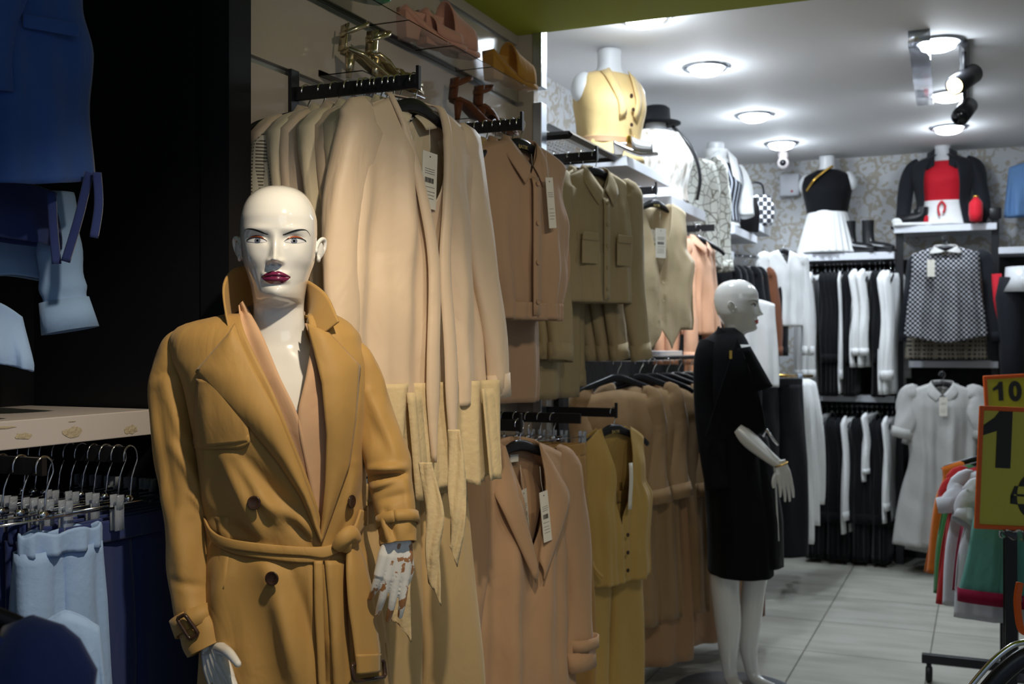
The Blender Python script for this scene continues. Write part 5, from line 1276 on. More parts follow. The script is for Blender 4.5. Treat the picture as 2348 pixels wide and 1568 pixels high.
# sand vest bust
t = bust('white headless bust in a sand sleeveless waistcoat with belt, above the oat waistcoat', (-1.56, 4.72, 2.317), R(58), z0=.18)
shell(.19, .585, .014, 'vest_sand', 'waistcoat', t, fold=.025, k=7, seed=1, flare=.012)
mb = MB()
for sg in (-1, 1):
    G = []
    for a_ in [i/8 for i in range(9)]:
        row = []
        for u in (0, .5, 1):
            x = .02+.045*u*(1-.3*a_)+.035*(1-a_); z = .60-.22*a_-.02*u; w_, f_, _b = lerp_tab(BT, z); row.append((sg*x, -(f_+.034)*math.sqrt(max(0, 1-(x/(w_+.02))**2)), z))
        G.append(row)
    mb.grid(G)
mb.build('collar', 'vest_sand', t, solid=.004)
shell(.262, .290, .026, 'insole_tan', 'belt', t)
MB().box((.02, -.125, .276), (.05, .006, .036)).build('belt_buckle', 'gold_metal', t, bevel=.004)
for i in range(3): button(t, (.012, -.150+.012*abs(i-1), .34+.065*i), (0, -1, 0), .009, 'horn_brown', False)
off(t)
# fur vest bust with black hat
t = bust('headless bust wearing a shaggy white fur waistcoat and black chain strap', (-1.57, 5.52, 2.237), R(60), z0=.22, arms=False)
shell(.225, .585, .045, 'white_fur', 'fur_waistcoat', t, fold=.03, k=11, seed=4)
mb = MB(); mb.tube(cr([(.06, -.06, .62), (.12, -.14, .50), (.16, -.16, .36), (.18, -.12, .24)], 8), .009, 8); mb.build('chain_strap', 'leather_black', t)
off(t)
h = thing('hat', 'black brimmed hat on top of the white fur bust', 'hat', (-1.57, 5.52, 2.66), 0); MB().lathe([(.0, .085), (.055, .083), (.072, .07), (.078, .0), (.13, -.004), (.13, -.010), (.06, -.010)], n=36, cap=False).build('crown', 'black_knit', h)
cj = simple_drape('cracked_print_jacket', 'white jacket with fine cracked print, right of the white fur bust', 'jacket', 'crack_print', .62, .17, .18, .07, seed=5, loc=(-1.50, 6.10, 2.56), rz=R(50), top=0, slv=(.58, .055, .05, .03), fold=.008)
# pinstripe bust
t = bust('headless bust in a navy pinstripe waistcoat over a white high-collar shirt', (-1.56, 6.85, 2.237), R(50), z0=.16)
shell(.17, .60, .012, 'white_cotton', 'shirt', t, fold=.01); shell(.20, .565, .022, 'pinstripe', 'waistcoat', t, fold=.008)
mb = MB(); mb.loft([[((.062+.01*k)*cos(2*PI*j/30), (.055+.01*k)*sin(2*PI*j/30)-.005*k, .585+.05*k) for j in range(30)] for k in (0, .5, 1, 1.4)], True, False); mb.build('collar', 'white_cotton', t, solid=.004)
mb = MB()
for sg in (-1, 1): mb.grid([[(sg*(.03+.07*u), -.085-.055*a_, .645-.05*u-.17*a_) for u in (0, .5, 1)] for a_ in (0, .5, 1)])
mb.build('collar_point', 'white_cotton', t, solid=.004)
for sg in (-1, 1): arm_tube(t, sg, [(.155, .0, .555), (.20, -.01, .47), (.21, -.03, .35), (.20, -.06, .24)], [.04, .055, .052, .045], 'white_cotton')
off(t)
# bags
t = thing('handbag', 'black shoulder bag beside the pinstripe bust', 'bag', (-1.45, 7.20, 2.237), R(50)); mb = MB(); mb.loft([[(x, y, z) for x, y in ((-w_, -.05), (w_, -.05), (w_, .05), (-w_, .05))] for z, w_ in ((0, .09), (.12, .10), (.24, .07))]); mb.build('body', 'leather_black', t, bevel=.012)
MB().tube(cr([(-.07, 0, .22), (-.04, 0, .33), (.04, 0, .33), (.07, 0, .22)], 6), .006, 8).build('handle', 'leather_black', t)
t = thing('handbag', 'white handbag with diagonal dark print and orange charm', 'bag', (-1.48, 7.68, 2.333), R(35)); mb = MB(); mb.loft([[(x, y, z) for x, y in ((-w_, -.06), (w_, -.06), (w_, .06), (-w_, .06))] for z, w_ in ((0, .12), (.10, .14), (.21, .11))]); mb.build('body', 'quilt_print', t, bevel=.015)
MB().tube(cr([(-.08, 0, .20), (-.05, -.02, .29), (.05, -.02, .29), (.08, 0, .20)], 6), .008, 8).build('handle', 'leather_black', t); MB().ell((-.13, -.05, .02), (.02, .02, .03)).build('charm', 'orange_plastic', t)

# silver mules on the first ledge
mat('silver_leather', (.55, .55, .56), .25, .8)
mule((-1.47, 4.50, 2.317), R(20), 'silver_leather', 'silver mule standing on the corner of the first white ledge', .8, band_h=.08)
mule((-1.60, 4.55, 2.317), R(75), 'silver_leather', 'silver mule propped against the sand waistcoat bust', .8, band_h=.08, tilt=R(-25))
# mesh grid shelf
t = thing('mesh_shelf', 'black wire mesh shelf in a steel frame beside the slatted wall', 'shelf', (0, 0, 0))
zg = 2.30; mb = MB(); x0, x1, y0, y1 = -2.0, -1.45, 3.90, 4.46
for a_, b__ in (((x0, y0), (x1, y0)), ((x1, y0), (x1, y1)), ((x1, y1), (x0, y1)), ((x0, y1), (x0, y0))): mb.tube([(*a_, zg), (*b__, zg)], .016, 4)
mb.build('frame', 'black_metal', t, smooth=False)
mb = MB()
for i in range(19):
    u = i/18; mb.tube([(x0+(x1-x0)*u, y0, zg), (x0+(x1-x0)*u, y1, zg)], .002, 4); mb.tube([(x0, y0+(y1-y0)*u, zg), (x1, y0+(y1-y0)*u, zg)], .002, 4)
o = mb.build('wire_mesh', 'steel_trim', t, smooth=False)
mb = MB(); mb.tube([onx(1255, 290, -1.95), onx(1360, 345, -1.50)], .018, 4); mb.build('brace', 'black_metal', t, smooth=False)
# peach blouses beyond the oat waistcoat
pl = (-1.36, 5.58, 1.5+(790-515)/F*5.7)
HPp = dup(HP, pl, R(60), 'black hanger of the front peach blouse')
pe_ = make_top('peach_blouse', 'peach blouse with long sleeves, right of the oat waistcoat', 'blouse', 'peach_cotton', [(0, .16), (.2, .165), (.5, .18)], nw=.06, vd=.1, sd=.05, sleeves=(.56, .05, .045, .02), collar=dict(drop=.05, pt=.04), fold=.012, seed=101, D=.045, loc=pl, rz=R(80), nx=30, nz=26)
for i, (dx, dy) in enumerate(((-.06, -.03), (-.13, -.05))):
    dup(pe_, (pl[0]+dx, pl[1]+dy, pl[2]), R(70+i*6), 'peach blouse behind the front peach one', 'peach blouses behind the front one')
t = thing('display_bar', 'black bar holding the peach blouses', 'display bar', (XF, 5.60, pl[2]-.004)); MB().box2((0, -.006, -.034), (.74, .006, 0)).build('bar', 'black_metal', t, smooth=False)
pk = simple_drape('peach_skirt', 'peach skirt hanging below the peach blouses', 'skirt', 'peach_cotton', .34, .12, .16, .05, seed=9, loc=(-1.36, 5.75, 1.50), rz=R(50), top=0)
white_ledge(XF, 4.62, -1.36, 5.25, 1.50-.03*1, .045, 'white ledge below the oat waistcoat', bev=.002)

# dark clothes on the far left wall
BK = simple_drape('black_blouse', 'black top in the row behind the head of the black-coated mannequin', 'top', 'black_knit', .62, .18, .17, .035, seed=111, loc=(-1.55, 6.75, 2.06), rz=R(48), top=-.07, slv=(.5, .045, .04, .03), group='black tops behind the mannequin head')
for i in range(7):
    x = -1.55+.035*i; y = 6.75+.06*i; r_ = R(48+(i*31 % 9))
    if i: dup(BK, (x, y, 2.06), r_, BK['label'], BK['group'], mats={'black_knit': 'rust_brown'} if i == 5 else None)
    dup(HP, (x, y, 2.07), r_, 'black hanger of a black top behind the mannequin head', 'hangers of the black tops')
t = thing('hanging_rail', 'black rail with the black tops behind the mannequin head', 'clothes rail', (0, 0, 0)); MB().tube([(-1.62, 6.62, 2.07), (-1.28, 7.26, 2.07)], .010, 8).build('bar', 'black_metal', t)
wj = make_top('white_jacket', 'white long-sleeved jacket hanging left of the row of black and white clothes', 'jacket', 'white_cotton', [(0, .18), (.2, .18), (.5, .20)], nw=.05, vd=.1, sd=.05, sleeves=(.60, .055, .042, .02), fold=.010, seed=113, D=.05, loc=(*ony(1795, 560, 7.30).xy, ony(1795, 548, 7.30).z), rz=R(52), nx=30, nz=26)
dup(HP, wj.location, R(52), 'black hanger of the white long-sleeved jacket')
wv_ = simple_drape('white_vest', 'white sleeveless top partly hidden behind the black-coated mannequin face', 'top', 'white_cotton', .50, .13, .15, .05, seed=115, loc=tuple(wp(1728, 685, 6.2)), rz=R(35), top=0)
lk = make_pants('black_trousers', 'black trousers hanging right of the mannequin forearm', 'black_knit', L=1.05, w0=.17, w1=.19, D=.04, loc=(*ony(1782, 870, 6.5).xy, ony(1782, 868, 6.5).z), rz=R(45), seed=117, top=0)
hcb = dup(hc, lk.location+Vector((0, 0, .10)), R(45), 'chrome clip hanger of the black trousers near the mannequin forearm')
for i, (px, dy, L_) in enumerate(((1822, 6.75, 1.0), (1838, 6.95, .92), (1850, 7.1, .8))):
    q = ony(px, 868, dy); lab = ['white ruffled blouse hanging next to the black trousers, nearest of three', 'white blouse in the middle of three beside the black trousers', 'white blouse furthest back of three beside the black trousers'][i]
    simple_drape('white_blouse', lab, 'blouse', 'white_cotton', L_, .10, .16, .05, seed=120+i, loc=(q.x, q.y, q.z), rz=R(60), top=0, fold=.02)
t = thing('hanging_rail', 'rail above the white blouses and black trousers, below the white jacket', 'clothes rail', (0, 0, 0)); a = ony(1770, 862, 6.4); b3 = ony(1862, 862, 7.3); MB().tube([a, b3], .010, 8).build('bar', 'gold_metal', t)

# ------------------------------------------------------------------ back wall
YS = 7.85
def back_ledge(px0, px1, py0, py1, label, y=YS):
    a, b_ = ony(px0, py0, y), ony(px1, py1, y); zt = (ony(px0, py0, y).z+ony(px1, py0, y).z)/2; zb2 = (ony(px0, py1, y).z+ony(px1, py1, y).z)/2
    t = thing('white_shelf', label, 'shelf', (a.x, y, zt)); MB().box2((0, 0, zb2-zt), (b_.x-a.x, YB-y, 0)).build('board', 'white_shelf', t, smooth=False, bevel=.002); return a.x, b_.x, zt
s1 = back_ledge(1828, 2050, 580, 596, 'long white shelf under the white skirt bust and black boots')
s2 = back_ledge(1858, 2052, 906, 921, 'white shelf between the two rows of black and white clothes')
s3 = back_ledge(2050, 2286, 515, 530, 'highest white shelf, under the red top bust')
s4 = back_ledge(2083, 2289, 828, 843, 'white shelf between the diamond print blouse and grey shirt dress')
s5 = back_ledge(2290, 2400, 565, 580, 'white shelf at the right picture edge')
for px, lab in ((2063, 'black upright post left of the diamond print blouse'), (2282, 'black upright post right of the diamond print blouse')):
    a = ony(px, 500, YS+.06); t = thing('upright_post', lab, 'post', (a.x, a.y, 0)); MB().box2((-.024, -.02, 0), (.024, .02, a.z+(0 if px < 2100 else .06))).build('post', 'black_metal', t, smooth=False)
    if px > 2100: MB().box((0, -.01, a.z+.03), (.075, .06, .075)).build('cap', 'black_metal', t, bevel=.008)
# dark backing boards behind the racks
mat('dark_stone', srgb(44, 42, 42), .8, bump=(20, 1, .01), var=.5, vscale=9)
struct('trim_7', MB().box2((s1[0], YB-.03, 0), (.62, YB-.001, 2.10)), 'dark_stone', smooth=False)
struct('trim_8', MB().box2((XF+.001, 5.2, 0), (XF+.03, YB-.04, 2.0)), 'dark_stone', smooth=False)
def rail(x0, x1, y, z, label):
    t = thing('hanging_rail', label, 'clothes rail', (x0, y, z)); MB().tube([(0, 0, 0), (x1-x0, 0, 0)], .011, 10).build('bar', 'black_metal', t)
    for x in (.02, x1-x0-.02): MB().box2((x-.008, 0, -.012), (x+.008, YB-.03-y, .012)).build('bracket', 'black_metal', t, smooth=False)
yr = 7.90
za = ony(1950, 604, yr).z; rail(s1[0]+.05, s1[1]-.02, yr, za, 'black rail of the upper row of black and white clothes')
zb = ony(1950, 930, yr).z; rail(s2[0], s2[1], yr, zb, 'black rail of the lower row of black and white clothes')
blk = simple_drape('black_garment', 'black garment hanging edge-on in the upper row under the long white shelf', 'clothes', 'black_knit', .84, .20, .21, .016, seed=131, loc=(-1, yr, za), rz=R(88), top=-.075, fold=.006, slv=(.55, .03, .03, .01), nz=20)
blk.location.x = ony(1893, 700, yr).x; blk['group'] = 'black garments of the upper row'
wht = simple_drape('white_shirt', 'white shirt hanging edge-on in the upper row, leftmost cluster', 'shirt', 'white_cotton', .82, .17, .22, .022, seed=133, loc=(-1, yr, za), rz=R(80), top=-.075, fold=.010, slv=(.66, .04, .045, .03), nz=20)
hb2 = dup(HP, (blk.location.x, yr, za+.012), R(88), 'black hanger in the upper row of black and white clothes', 'hangers of the upper row')
seq = [(1848, 'w'), (1862, 'w'), (1874, 'w'), (1903, 'b'), (1913, 'b'), (1922, 'b'), (1931, 's'), (1944, 'b'), (1953, 'b'), (1962, 'b'), (1976, 'r'), (1994, 'r'), (2008, 'b'), (2018, 'b'), (2028, 'b'), (2042, 'e'), (2052, 'e')]
labs = {'w': 'white shirt hanging edge-on in the upper row, leftmost cluster', 'b': blk['label'], 's': 'narrow white shirt alone between black garments in the upper row', 'r': 'white ruffled shirt in the middle right of the upper row', 'e': 'white long-sleeved shirt at the right end of the upper row'}
first = True
for px, k in seq:
    x = ony(px, 700, yr).x
    if k == 'w' and first: wht.location.x = x; wht['group'] = 'white shirts at the left end'; first = False
    elif k == 'b': dup(blk, (x, yr, za), R(88+(px % 5)-2), labs['b'], blk['group'])
    else:
        o = dup(wht, (x, yr-.03, za), R({'w': 80, 's': 92, 'r': 78, 'e': 76}[k]), labs[k], {'w': wht['group'], 's': 'single white shirt', 'r': 'ruffled white shirts', 'e': 'white shirts at the right end'}[k], scale=(1, .45, 1) if k == 's' else (1, 1, .8 if k == 'r' else 1.0))
    dup(hb2, (x, yr, za+.012), R(88), hb2['label'], hb2['group'])
b2k = dup(blk, (ony(1876, 1000, yr).x, yr, zb), R(86), 'black garment hanging edge-on in the lower row, almost to the floor', 'black garments of the lower row', scale=(1, 1.3, 1.14))
for i in range(17):
    px = 1862+i*11.5; x = ony(px, 1000, yr).x
    k = {3: 'w', 8: 'w', 12: 'w', 16: 'w'}.get(i)
    if k: dup(wht, (x, yr-.06, zb), R(80), ['short white top alone in the left third of the lower row', 'white shirt in the middle of the lower row', 'small white top right of the middle of the lower row', 'white shirt at the right end of the lower row'][[3, 8, 12, 16].index(i)], 'whites of the lower row' if False else None, scale=(1, .7, [.7, .95, .55, .85][[3, 8, 12, 16].index(i)]))
    else: dup(b2k, (x, yr, zb), R(86+(i*7 % 5)), b2k['label'], b2k['group'])
    dup(hb2, (x, yr, zb+.012), R(88), 'black hanger in the lower row of black and white clothes', 'hangers of the lower row')
for o in list(bpy.data.objects):
    if o.parent is None and o.name.startswith('white_shirt') and o.get('label', '').find('lower row') > 0 and 'group' in o: del o['group']
# front-facing pieces
def rail_out(px, py, y, label, ln=.35):
    a = ony(px, py, y); t = thing('display_bar', label, 'display bar', (a.x, a.y, a.z)); MB().box2((-.01, -.02, -.034), (.01, YB-.04-a.y, 0)).build('bar', 'black_metal', t, smooth=False); return a
a = rail_out(2168, 540, 7.62, 'black bar holding the diamond print blouse')
dp = make_top('diamond_print_blouse', 'short sleeveless blouse with black and white diamond print and blank white tag', 'blouse', 'diamond_print', [(0, .20), (.1, .205), (.3, .22), (.60, .25)], nw=.07, vd=.09, sd=.04, fold=.010, seed=141, D=.05, loc=tuple(a), rz=R(4), hem=lambda s, d: .02*cos(s*3), backl=.05)
shirt_collar(MB(), .065, drop=.03, pt=.01).build('grey_cowl', 'grey_chambray', dp, solid=.004)
paper_tag(dp, (-.09, -.075, -.16), .046, .11, bars=False, lines=False)
dup(HP, tuple(a), R(4), 'grey-black hanger of the diamond print blouse')
zg_ = make_top('zigzag_print_blouse', 'dark zigzag print top showing below the diamond print blouse', 'top', 'zig_print', [(0, .20), (.3, .22), (.73, .255)], nw=.06, vd=.06, sd=.05, fold=.010, seed=143, D=.03, loc=(a.x, a.y+.09, a.z), rz=R(2), nx=30, nz=26)
bj = make_top('black_leather_jacket', 'black jacket with a red sleeve panel behind the diamond print blouse', 'jacket', 'black_denim', [(0, .22), (.3, .23), (.60, .24)], nw=.06, vd=.06, sd=.05, sleeves=(.52, .05, .045, .06), fold=.006, seed=145, D=.03, loc=(a.x+.02, a.y+.15, a.z), rz=R(0), nx=24, nz=20)
MB().tube([(.285, -.03, -.25), (.30, -.04, -.62)], .03, 12, True, flat=.5).build('red_panel', 'red_jersey', bj)
a = rail_out(2160, 852, 7.55, 'black bar holding the grey shirt dress')
gd = make_top('grey_shirt_dress', 'pale grey short-sleeved shirt dress with collar and tag, front of its bar', 'dress', 'grey_chambray', [(0, .20), (.2, .21), (.45, .20), (.7, .25), (1.05, .30)], nw=.065, vd=.16, sd=.05, sleeves=(.26, .07, .062, .05), collar=dict(drop=.07, pt=.05), fold=.016, seed=147, D=.06, loc=tuple(a), rz=R(6), plk=False)
paper_tag(gd, (.0, -.10, -.16), .048, .12, bars=False); dup(HP, tuple(a), R(6), 'black hanger of the front pale grey shirt dress')
dup(gd, (a.x+.03, a.y+.10, a.z-.02), R(2), 'pale grey shirt dress directly behind the front one'); dup(gd, (a.x+.06, a.y+.2, a.z-.07), R(-2), 'longest pale grey shirt dress, last of three')
# white skirt bust, boots, speaker box
xx = ony(1897, 500, 7.98).x
t = bust('white torso mannequin in a black one-shoulder top, gold chain and white pleated skirt', (xx, 7.98, s1[2]), R(-6), z0=.0)
shell(.30, .60, .010, 'black_knit', 'top', t, fold=.004)
mb = MB(); mb.tube(cr([(-.12, -.10, .45), (-.06, -.125, .52), (.0, -.09, .58), (.05, -.05, .62)], 8), .009, 8); mb.build('gold_chain', 'gold_metal', t)
mb = MB(); rings = []
for i in range(20):
    u = i/19; z = .32-.31*u; w_ = .13+.08*u; rings.append([(w_*(1+.03*u*sin(26*2*PI*j/208))*cos(2*PI*j/208), w_*.75*(1+.05*u*sin(26*2*PI*j/208))*sin(2*PI*j/208), z) for j in range(208)])
mb.loft(rings, True, False); mb.build('pleated_skirt', 'white_cotton', t, solid=.003); off(t)
def boot(loc, rz, label):
    t = thing('ankle_boot', label, 'shoe', loc, rz)
    mb = MB(); q = cr([(-.045, 0, .23, .042), (-.045, 0, .16, .040), (-.04, 0, .09, .042), (-.02, 0, .05, .044), (.04, 0, .036, .040), (.10, 0, .028, .036), (.145, 0, .024, .022)], 6); mb.tube([v[:3] for v in q], [v[3] for v in q], 20, True, up=(0, 1, 0)); mb.build('upper', 'leather_black', t)
    mb = MB(); mb.box((.04, 0, .009), (.23, .075, .018)); mb.build('sole', 'rubber', t, bevel=.006); MB().box((-.055, 0, .02), (.06, .065, .04)).build('heel', 'rubber', t, bevel=.005)
for k, px in enumerate((1962, 2004)):
    q = ony(px, 560, 7.93); boot((q.x, 7.93, s1[2]), R(-25), ['black ankle boot next to the white pleated skirt', 'black ankle boot further from the white pleated skirt'][k])
q = ony(1812, 425, YB-.05); t = thing('wall_box', 'white square box mounted on the wallpaper in the corner', 'box', (q.x, q.y, q.z)); MB().box((0, 0, 0), (.14, .09, .16)).build('case', 'white_shelf', t, bevel=.012); MB().ell((.02, -.047, -.05), (.008, .003, .008)).build('indicator', 'red_jersey', t)
# red top bust
xx = ony(2162, 480, 7.98).x
t = bust('white torso mannequin in a red cropped top, open black jacket and white shorts', (xx, 7.98, s3[2]), R(-2), z0=.12)
for z0_, z1_, of_, m_, nm_ in ((.28, .56, .008, 'red_jersey', 'top'), (.125, .29, .014, 'white_cotton', 'shorts')): shell(z0_, z1_, of_, m_, nm_, t, fold=.006)
mb = MB(); rings = []
for i in range(26):
    u = i/25; z = .60-.47*u; w_, f, b_ = lerp_tab(BT, z); w_ = max(w_+.03, .15) if z < .57 else w_+.02; gap = R(20+22*math.sin(min(1, u*1.3)*PI/2)); ring = []
    for j in range(61):
        a_ = -PI/2+gap+(2*PI-2*gap)*j/60; ring.append((w_*1.05*cos(a_), (b_+.04 if sin(a_) > 0 else f+.045)*sin(a_), z))
    rings.append(ring)
mb.grid(rings); mb.build('jacket', 'black_denim', t, solid=.005)
for sg in (-1, 1):
    arm_tube(t, sg, [(.14, 0, .56), (.205, 0, .50), (.235, -.02, .36), (.25, -.05, .22), (.235, -.07, .14)], [.045, .056, .052, .048, .044], 'black_denim')
    mb = MB(); mb.grid([[(sg*(.045+.05*u), -.06-.05*a_, .645-.03*u-.12*a_) for u in (0, .5, 1)] for a_ in (0, .5, 1)]); mb.build('collar', 'black_denim', t, solid=.005)
mb = MB(); mb.tube(cr([(0, -.12, .28), (-.02, -.135, .24), (-.01, -.135, .18)], 5), .007, 8); mb.tube(cr([(0, -.12, .28), (.025, -.135, .245), (.012, -.135, .20)], 5), .007, 8); mb.build('tie', 'red_jersey', t)
off(t)
q = ony(2238, 490, 7.80); t = thing('red_bag', 'small red pouch bag hanging beside the black jacket sleeve', 'bag', (q.x, 7.80, s3[2])); MB().lathe([(.0, .0), (.038, .01), (.045, .06), (.042, .13), (.015, .165), (0, .167)], n=24, cap=False).build('body', 'red_jersey', t); MB().ell((0, 0, .172), (.02, .012, .010)).build('clasp', 'gold_metal', t)
q = ony(2090, 500, 7.86); t = thing('sneaker', 'red, white and black sneaker on the highest white shelf', 'shoe', (q.x, 7.88, s3[2]), R(190))
MB().box((0, 0, .012), (.24, .085, .024)).build('sole', 'white_cotton', t, bevel=.009)
mb = MB(); qq = cr([(-.07, 0, .13, .040), (-.065, 0, .08, .042), (-.03, 0, .055, .042), (.04, 0, .045, .038), (.10, 0, .035, .028)], 6); mb.tube([v[:3] for v in qq], [v[3] for v in qq], 18, True, up=(0, 1, 0)); mb.build('upper', 'leather_black', t); MB().ell((.085, 0, .035), (.045, .038, .028)).build('toe_cap', 'white_cotton', t); MB().box((-.09, 0, .045), (.03, .07, .05)).build('heel_panel', 'red_jersey', t, bevel=.008)
q = ony(2085, 470, 8.0); t = thing('sneaker', 'second black sneaker behind the red and white one', 'shoe', (q.x, 8.04, s3[2]), R(170)); MB().box((0, 0, .012), (.24, .085, .024)).build('sole', 'rubber', t, bevel=.009)
mb = MB(); mb.tube([v[:3] for v in qq], [v[3] for v in qq], 18, True, up=(0, 1, 0)); mb.build('upper', 'leather_black', t)
q = ony(2352, 440, 8.0)
dn = simple_drape('denim_shirt', 'light blue denim shirt cut off by the right picture edge', 'shirt', 'blue_denim', .36, .10, .13, .06, seed=161, loc=(q.x, 8.02, ony(2352, 372, 8.02).z), rz=0, top=0)
q = ony(2350, 630, 7.75); t = thing('leg_mannequin', 'white lower-body mannequin in black trousers at the right edge', 'mannequin', (q.x, 7.75, 0)); zt = ony(2350, 612, 7.75).z
mb = MB(); mb.lathe([(.115, zt), (.12, zt-.08), (.15, zt-.16)], n=40); mb.build('waist', 'mannequin_matte', t)
for sg in (-1, 1):
    mb = MB(); mb.tube([(sg*.07, 0, zt-.07), (sg*.085, 0, zt-.2), (sg*.08, 0, zt-.5), (sg*.075, 0, zt-.95)], [.085, .095, .075, .055], 24); mb.build('trouser_leg', 'black_denim', t)
    mb = MB(); mb.tube([(sg*.075, 0, zt-.90), (sg*.075, 0, zt-1.1), (sg*.075, -.05, zt-1.16)], [.035, .03, .02], 14); mb.build('ankle', 'mannequin_matte', t)
t2 = thing('display_plinth', 'dark plinth carrying the lower-body mannequin', 'plinth', (q.x, 7.75, 0)); MB().box2((-.25, -.2, 0), (.25, .3, zt-1.18)).build('block', 'black_panel', t2, smooth=False, bevel=.004)

# ------------------------------------------------------------------ sale rail and signs on the right
fabric('teal_jersey', (94, 158, 146), .8); fabric('crimson', (150, 16, 60), .8); fabric('orange_cloth', (206, 108, 24), .8); fabric('red_cloth', (180, 30, 30), .8); fabric('tee_white', (206, 208, 214), .8); fabric('green_cloth', (50, 120, 60), .8)
zr = 1.06; xr = .085; t = thing('sale_rail', 'black wheeled clothes rail with bright sale tops', 'clothes rail', (xr, 0, 0))
MB().tube([(0, 4.34, zr), (0, 5.25, zr)], .012, 10).build('bar', 'black_metal', t)
for y in (4.34, 5.19):
    MB().box2((-.022, y-.018, .10), (.022, y+.018, zr+.02)).build('post', 'black_metal', t, smooth=False, bevel=.002)
    f = MB().box2((-.34, y-.018, .085), (.26, y+.018, .125)).build('foot', 'black_metal', t, smooth=False, bevel=.003)
    for x in (-.31, .23):
        w_ = MB(); w_.lathe([(0, -.014), (.030, -.014), (.036, -.006), (.036, .006), (.030, .014), (0, .014)], (x, y, .037), 24, 0, Matrix.Rotation(PI/2, 3, 'Y')@Matrix.Identity(3), False); wo = w_.build('wheel', 'rubber', f); MB().box((x, y, .075), (.02, .03, .03)).build('fork', 'black_metal', f)
spec = [(5.12, 'orange_cloth', 'orange dress hanging at the far end of the sale rail', .50, -.10), (5.0, 'green_cloth', 'green top behind the red one on the sale rail', .56, -.06), (4.90, 'red_cloth', 'red top between the orange dress and white tee on the sale rail', .58, -.04), (4.78, 'tee_white', 'white tee with black strap in the middle of the sale rail', .56, -.02), (4.66, 'crimson', 'crimson top just behind the teal top on the sale rail', .47, .02), (4.52, 'tee_white', 'white tee hanging lower, directly behind the teal top', .54, .03), (4.42, 'teal_jersey', 'teal sleeveless top with crimson trim, frontmost on the sale rail', .43, .05)]
h0 = None
for i, (y, m_, lab, L_, dx) in enumerate(spec):
    g = make_top('sale_shirt', lab, 'top', m_, [(0, .16), (.08, .15), (.16, .175), (.3, .20), (L_, .225)], nw=.07, vd=.11, sd=.035, fold=.008, seed=170+i, D=.035, loc=(xr+dx, y, zr+.012), rz=R(-4+3*(i % 3)), nx=26, nz=22, sleeves=(.10, .042, .040, .04) if 'tee' in lab else None)
    if i == 6:
        mb = MB(); mb.loft([[(.225*1.01*cos(2*PI*k/60), .045*sin(2*PI*k/60), -.075-L_-dz_) for k in range(60)] for dz_ in (-.02, .03)], True, False); mb.build('hem_trim', 'crimson', g, solid=.003)
    mn = {4: 'crimson'}; hh = dup(HP, (xr+dx, y, zr+.012), R(-8+5*(i % 3)), 'black hanger on the sale rail, holding the '+lab.split(' hanging')[0].split(' in the')[0].split(' just')[0].split(' between')[0].split(' behind')[0].split(', front')[0], scale=(.8, .8, .8))
def sign(d_, px0, px1, py0, py1, lines, label, roll=0, big=None):
    wd = (px1-px0)/F*d_; hg = (py1-py0)/F*d_; c = wp((px0+px1)/2, (py0+py1)/2, d_)
    t = thing('price_sign', label, 'sign', tuple(c), YAW); t.rotation_euler = (0, R(roll), YAW)
    MB().box((0, .004, 0), (wd-.01, .004, hg-.01)).build('card', 'sign_yellow', t, smooth=False)
    mb = MB(); r = .012; e = .016
    P = [(-wd/2, -hg/2), (wd/2, -hg/2), (wd/2, hg/2), (-wd/2, hg/2)]
    o_, n_ = P, [(x*(1-2*e/wd), z*(1-2*e/hg)) for x, z in P]
    vs = [(x, y, z) for L_ in (o_, n_) for x, z in L_ for y in (-.004, .008)]
    fs = []
    for i in range(4):
        j = (i+1) % 4; a, b_, c_, d2 = 2*i, 2*j, 8+2*j, 8+2*i
        fs += [(a, b_, c_, d2), (a+1, d2+1, c_+1, b_+1), (a, a+1, b_+1, b_), (d2, c_, c_+1, d2+1)]
    mb.add(vs, fs); mb.build('frame', 'orange_plastic', t, smooth=False, bevel=.003)
    for body_, size, x, z, sx in lines:
        if body_.startswith('1'):
            h_ = size*.74; s_ = h_*.25; P1 = [(s_*.0, 0), (s_, 0), (s_, h_), (s_*.25, h_), (-s_*.2, h_*.84), (-s_*1.15, h_*.66), (-s_*1.1, h_*.52), (0, h_*.62)]
            MB().prism([(px_+x-s_*.4-(.28*size if len(body_) > 1 else 0), pz_+z) for px_, pz_ in P1], .0016, lambda v: v+Vector((0, .0008, 0))).build('figure_one', 'ink', t, smooth=False)
            body_ = body_[1:]; x = x+.30*size
        if body_: text('figures', body_, 'ink', size, t, (x, .0005, z), (R(90), 0, 0), .0008, 'CENTER', size*.05, sx)
    return t, wd, hg
d_ = 3.85
t, wd, hg = sign(d_, 2240, 2440, 934, 1216, [('10', .285, .012, .0, .82), ('€', .20, .045, -.165, 1.0)], 'large yellow price sign with euro mark and orange frame, nearer than the smaller one', roll=2.5)
d5 = 4.9
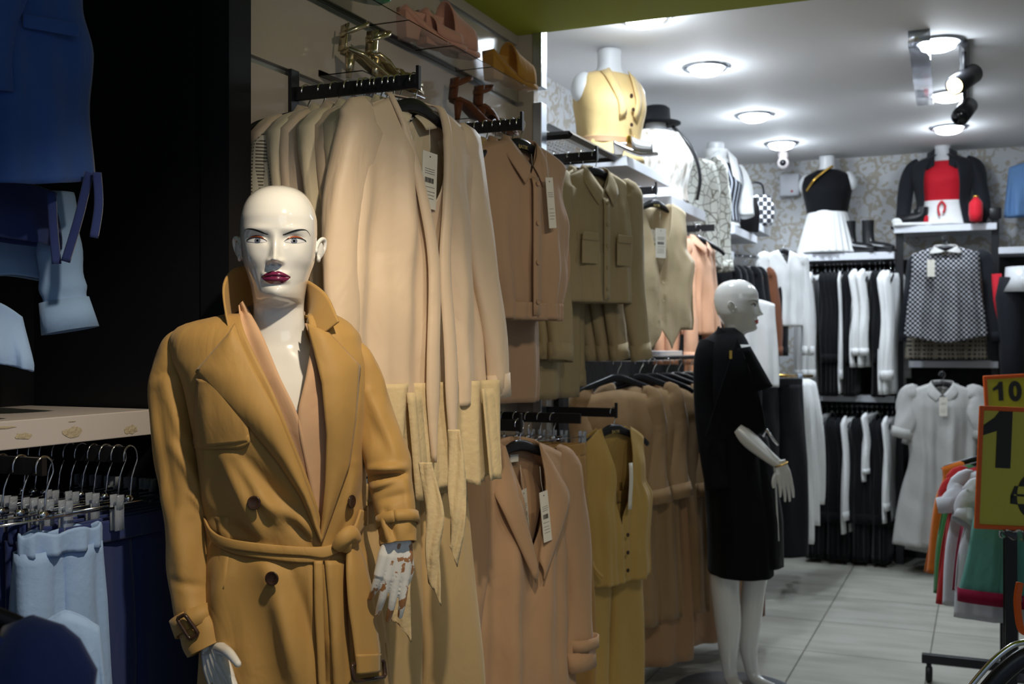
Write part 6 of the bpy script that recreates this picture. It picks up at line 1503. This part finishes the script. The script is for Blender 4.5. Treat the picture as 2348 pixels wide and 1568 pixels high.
t5, w5, h5 = sign(d5, 2257, 2400, 858, 960, [('10', .115, -.035, -.015, .95), ('€', .08, .075, -.015, 1)], 'smaller yellow price sign reading 10 in an orange frame, behind the larger one', roll=-3)
p = wp(2318, 1216, d_+.03)
t = thing('sign_post', 'black square post holding up the larger yellow sign', 'post', (p.x, p.y, 0)); MB().box2((-.02, -.02, 0), (.02, .02, p.z+.02)).build('post', 'black_metal', t, smooth=False, bevel=.002); MB().box2((-.15, -.15, 0), (.15, .15, .012)).build('base_plate', 'black_metal', t, smooth=False)
mb = MB(); mb.grid([[wp(2290+58*u, 1216+v*(14+10*u)+3*sin(u*14), d_-.01) for v in (0, .5, 1)] for u in [i/10 for i in range(11)]])
t = thing('plastic_sleeve', 'crumpled clear plastic film below the larger sign', 'film', (0, 0, 0)); mb.build('film', 'clear_acrylic', t, solid=.0008)
p = wp(2330, 960, d5+.03); t = thing('sign_post', 'black post of the smaller yellow sign', 'post', (p.x, p.y, 0)); MB().tube([(0, 0, 0), (0, 0, p.z+.02)], .009, 8).build('post', 'black_metal', t); MB().box2((-.1, -.1, 0), (.1, .1, .01)).build('base_plate', 'black_metal', t, smooth=False)
# near rail corner, bottom right
A = [wp(2225, 1572, 2.2), wp(2270, 1520, 2.2), wp(2320, 1480, 2.2), wp(2360, 1470, 2.2)]
t = thing('clothes_hanger', 'glossy black and chrome hanger end at the bottom right corner', 'hanger', (0, 0, 0)); MB().tube(cr([tuple(v) for v in A], 6), .006, 10).build('wire', 'chrome', t)
MB().tube(cr([tuple(v+Vector((.02, .03, -.03))) for v in A], 6), .018, 12, flat=.6).build('arm', 'black_plastic', t)
mb = MB(); mb.tube(cr([tuple(wp(2338, 1335, 2.9)), tuple(wp(2332, 1380, 2.9)), tuple(wp(2340, 1440, 2.9)), tuple(wp(2360, 1450, 2.9))], 6), .010, 10, flat=.5)
t = thing('orange_hanger', 'orange plastic hanger end at the right picture edge', 'hanger', (0, 0, 0)); mb.build('arm', 'orange_plastic', t)
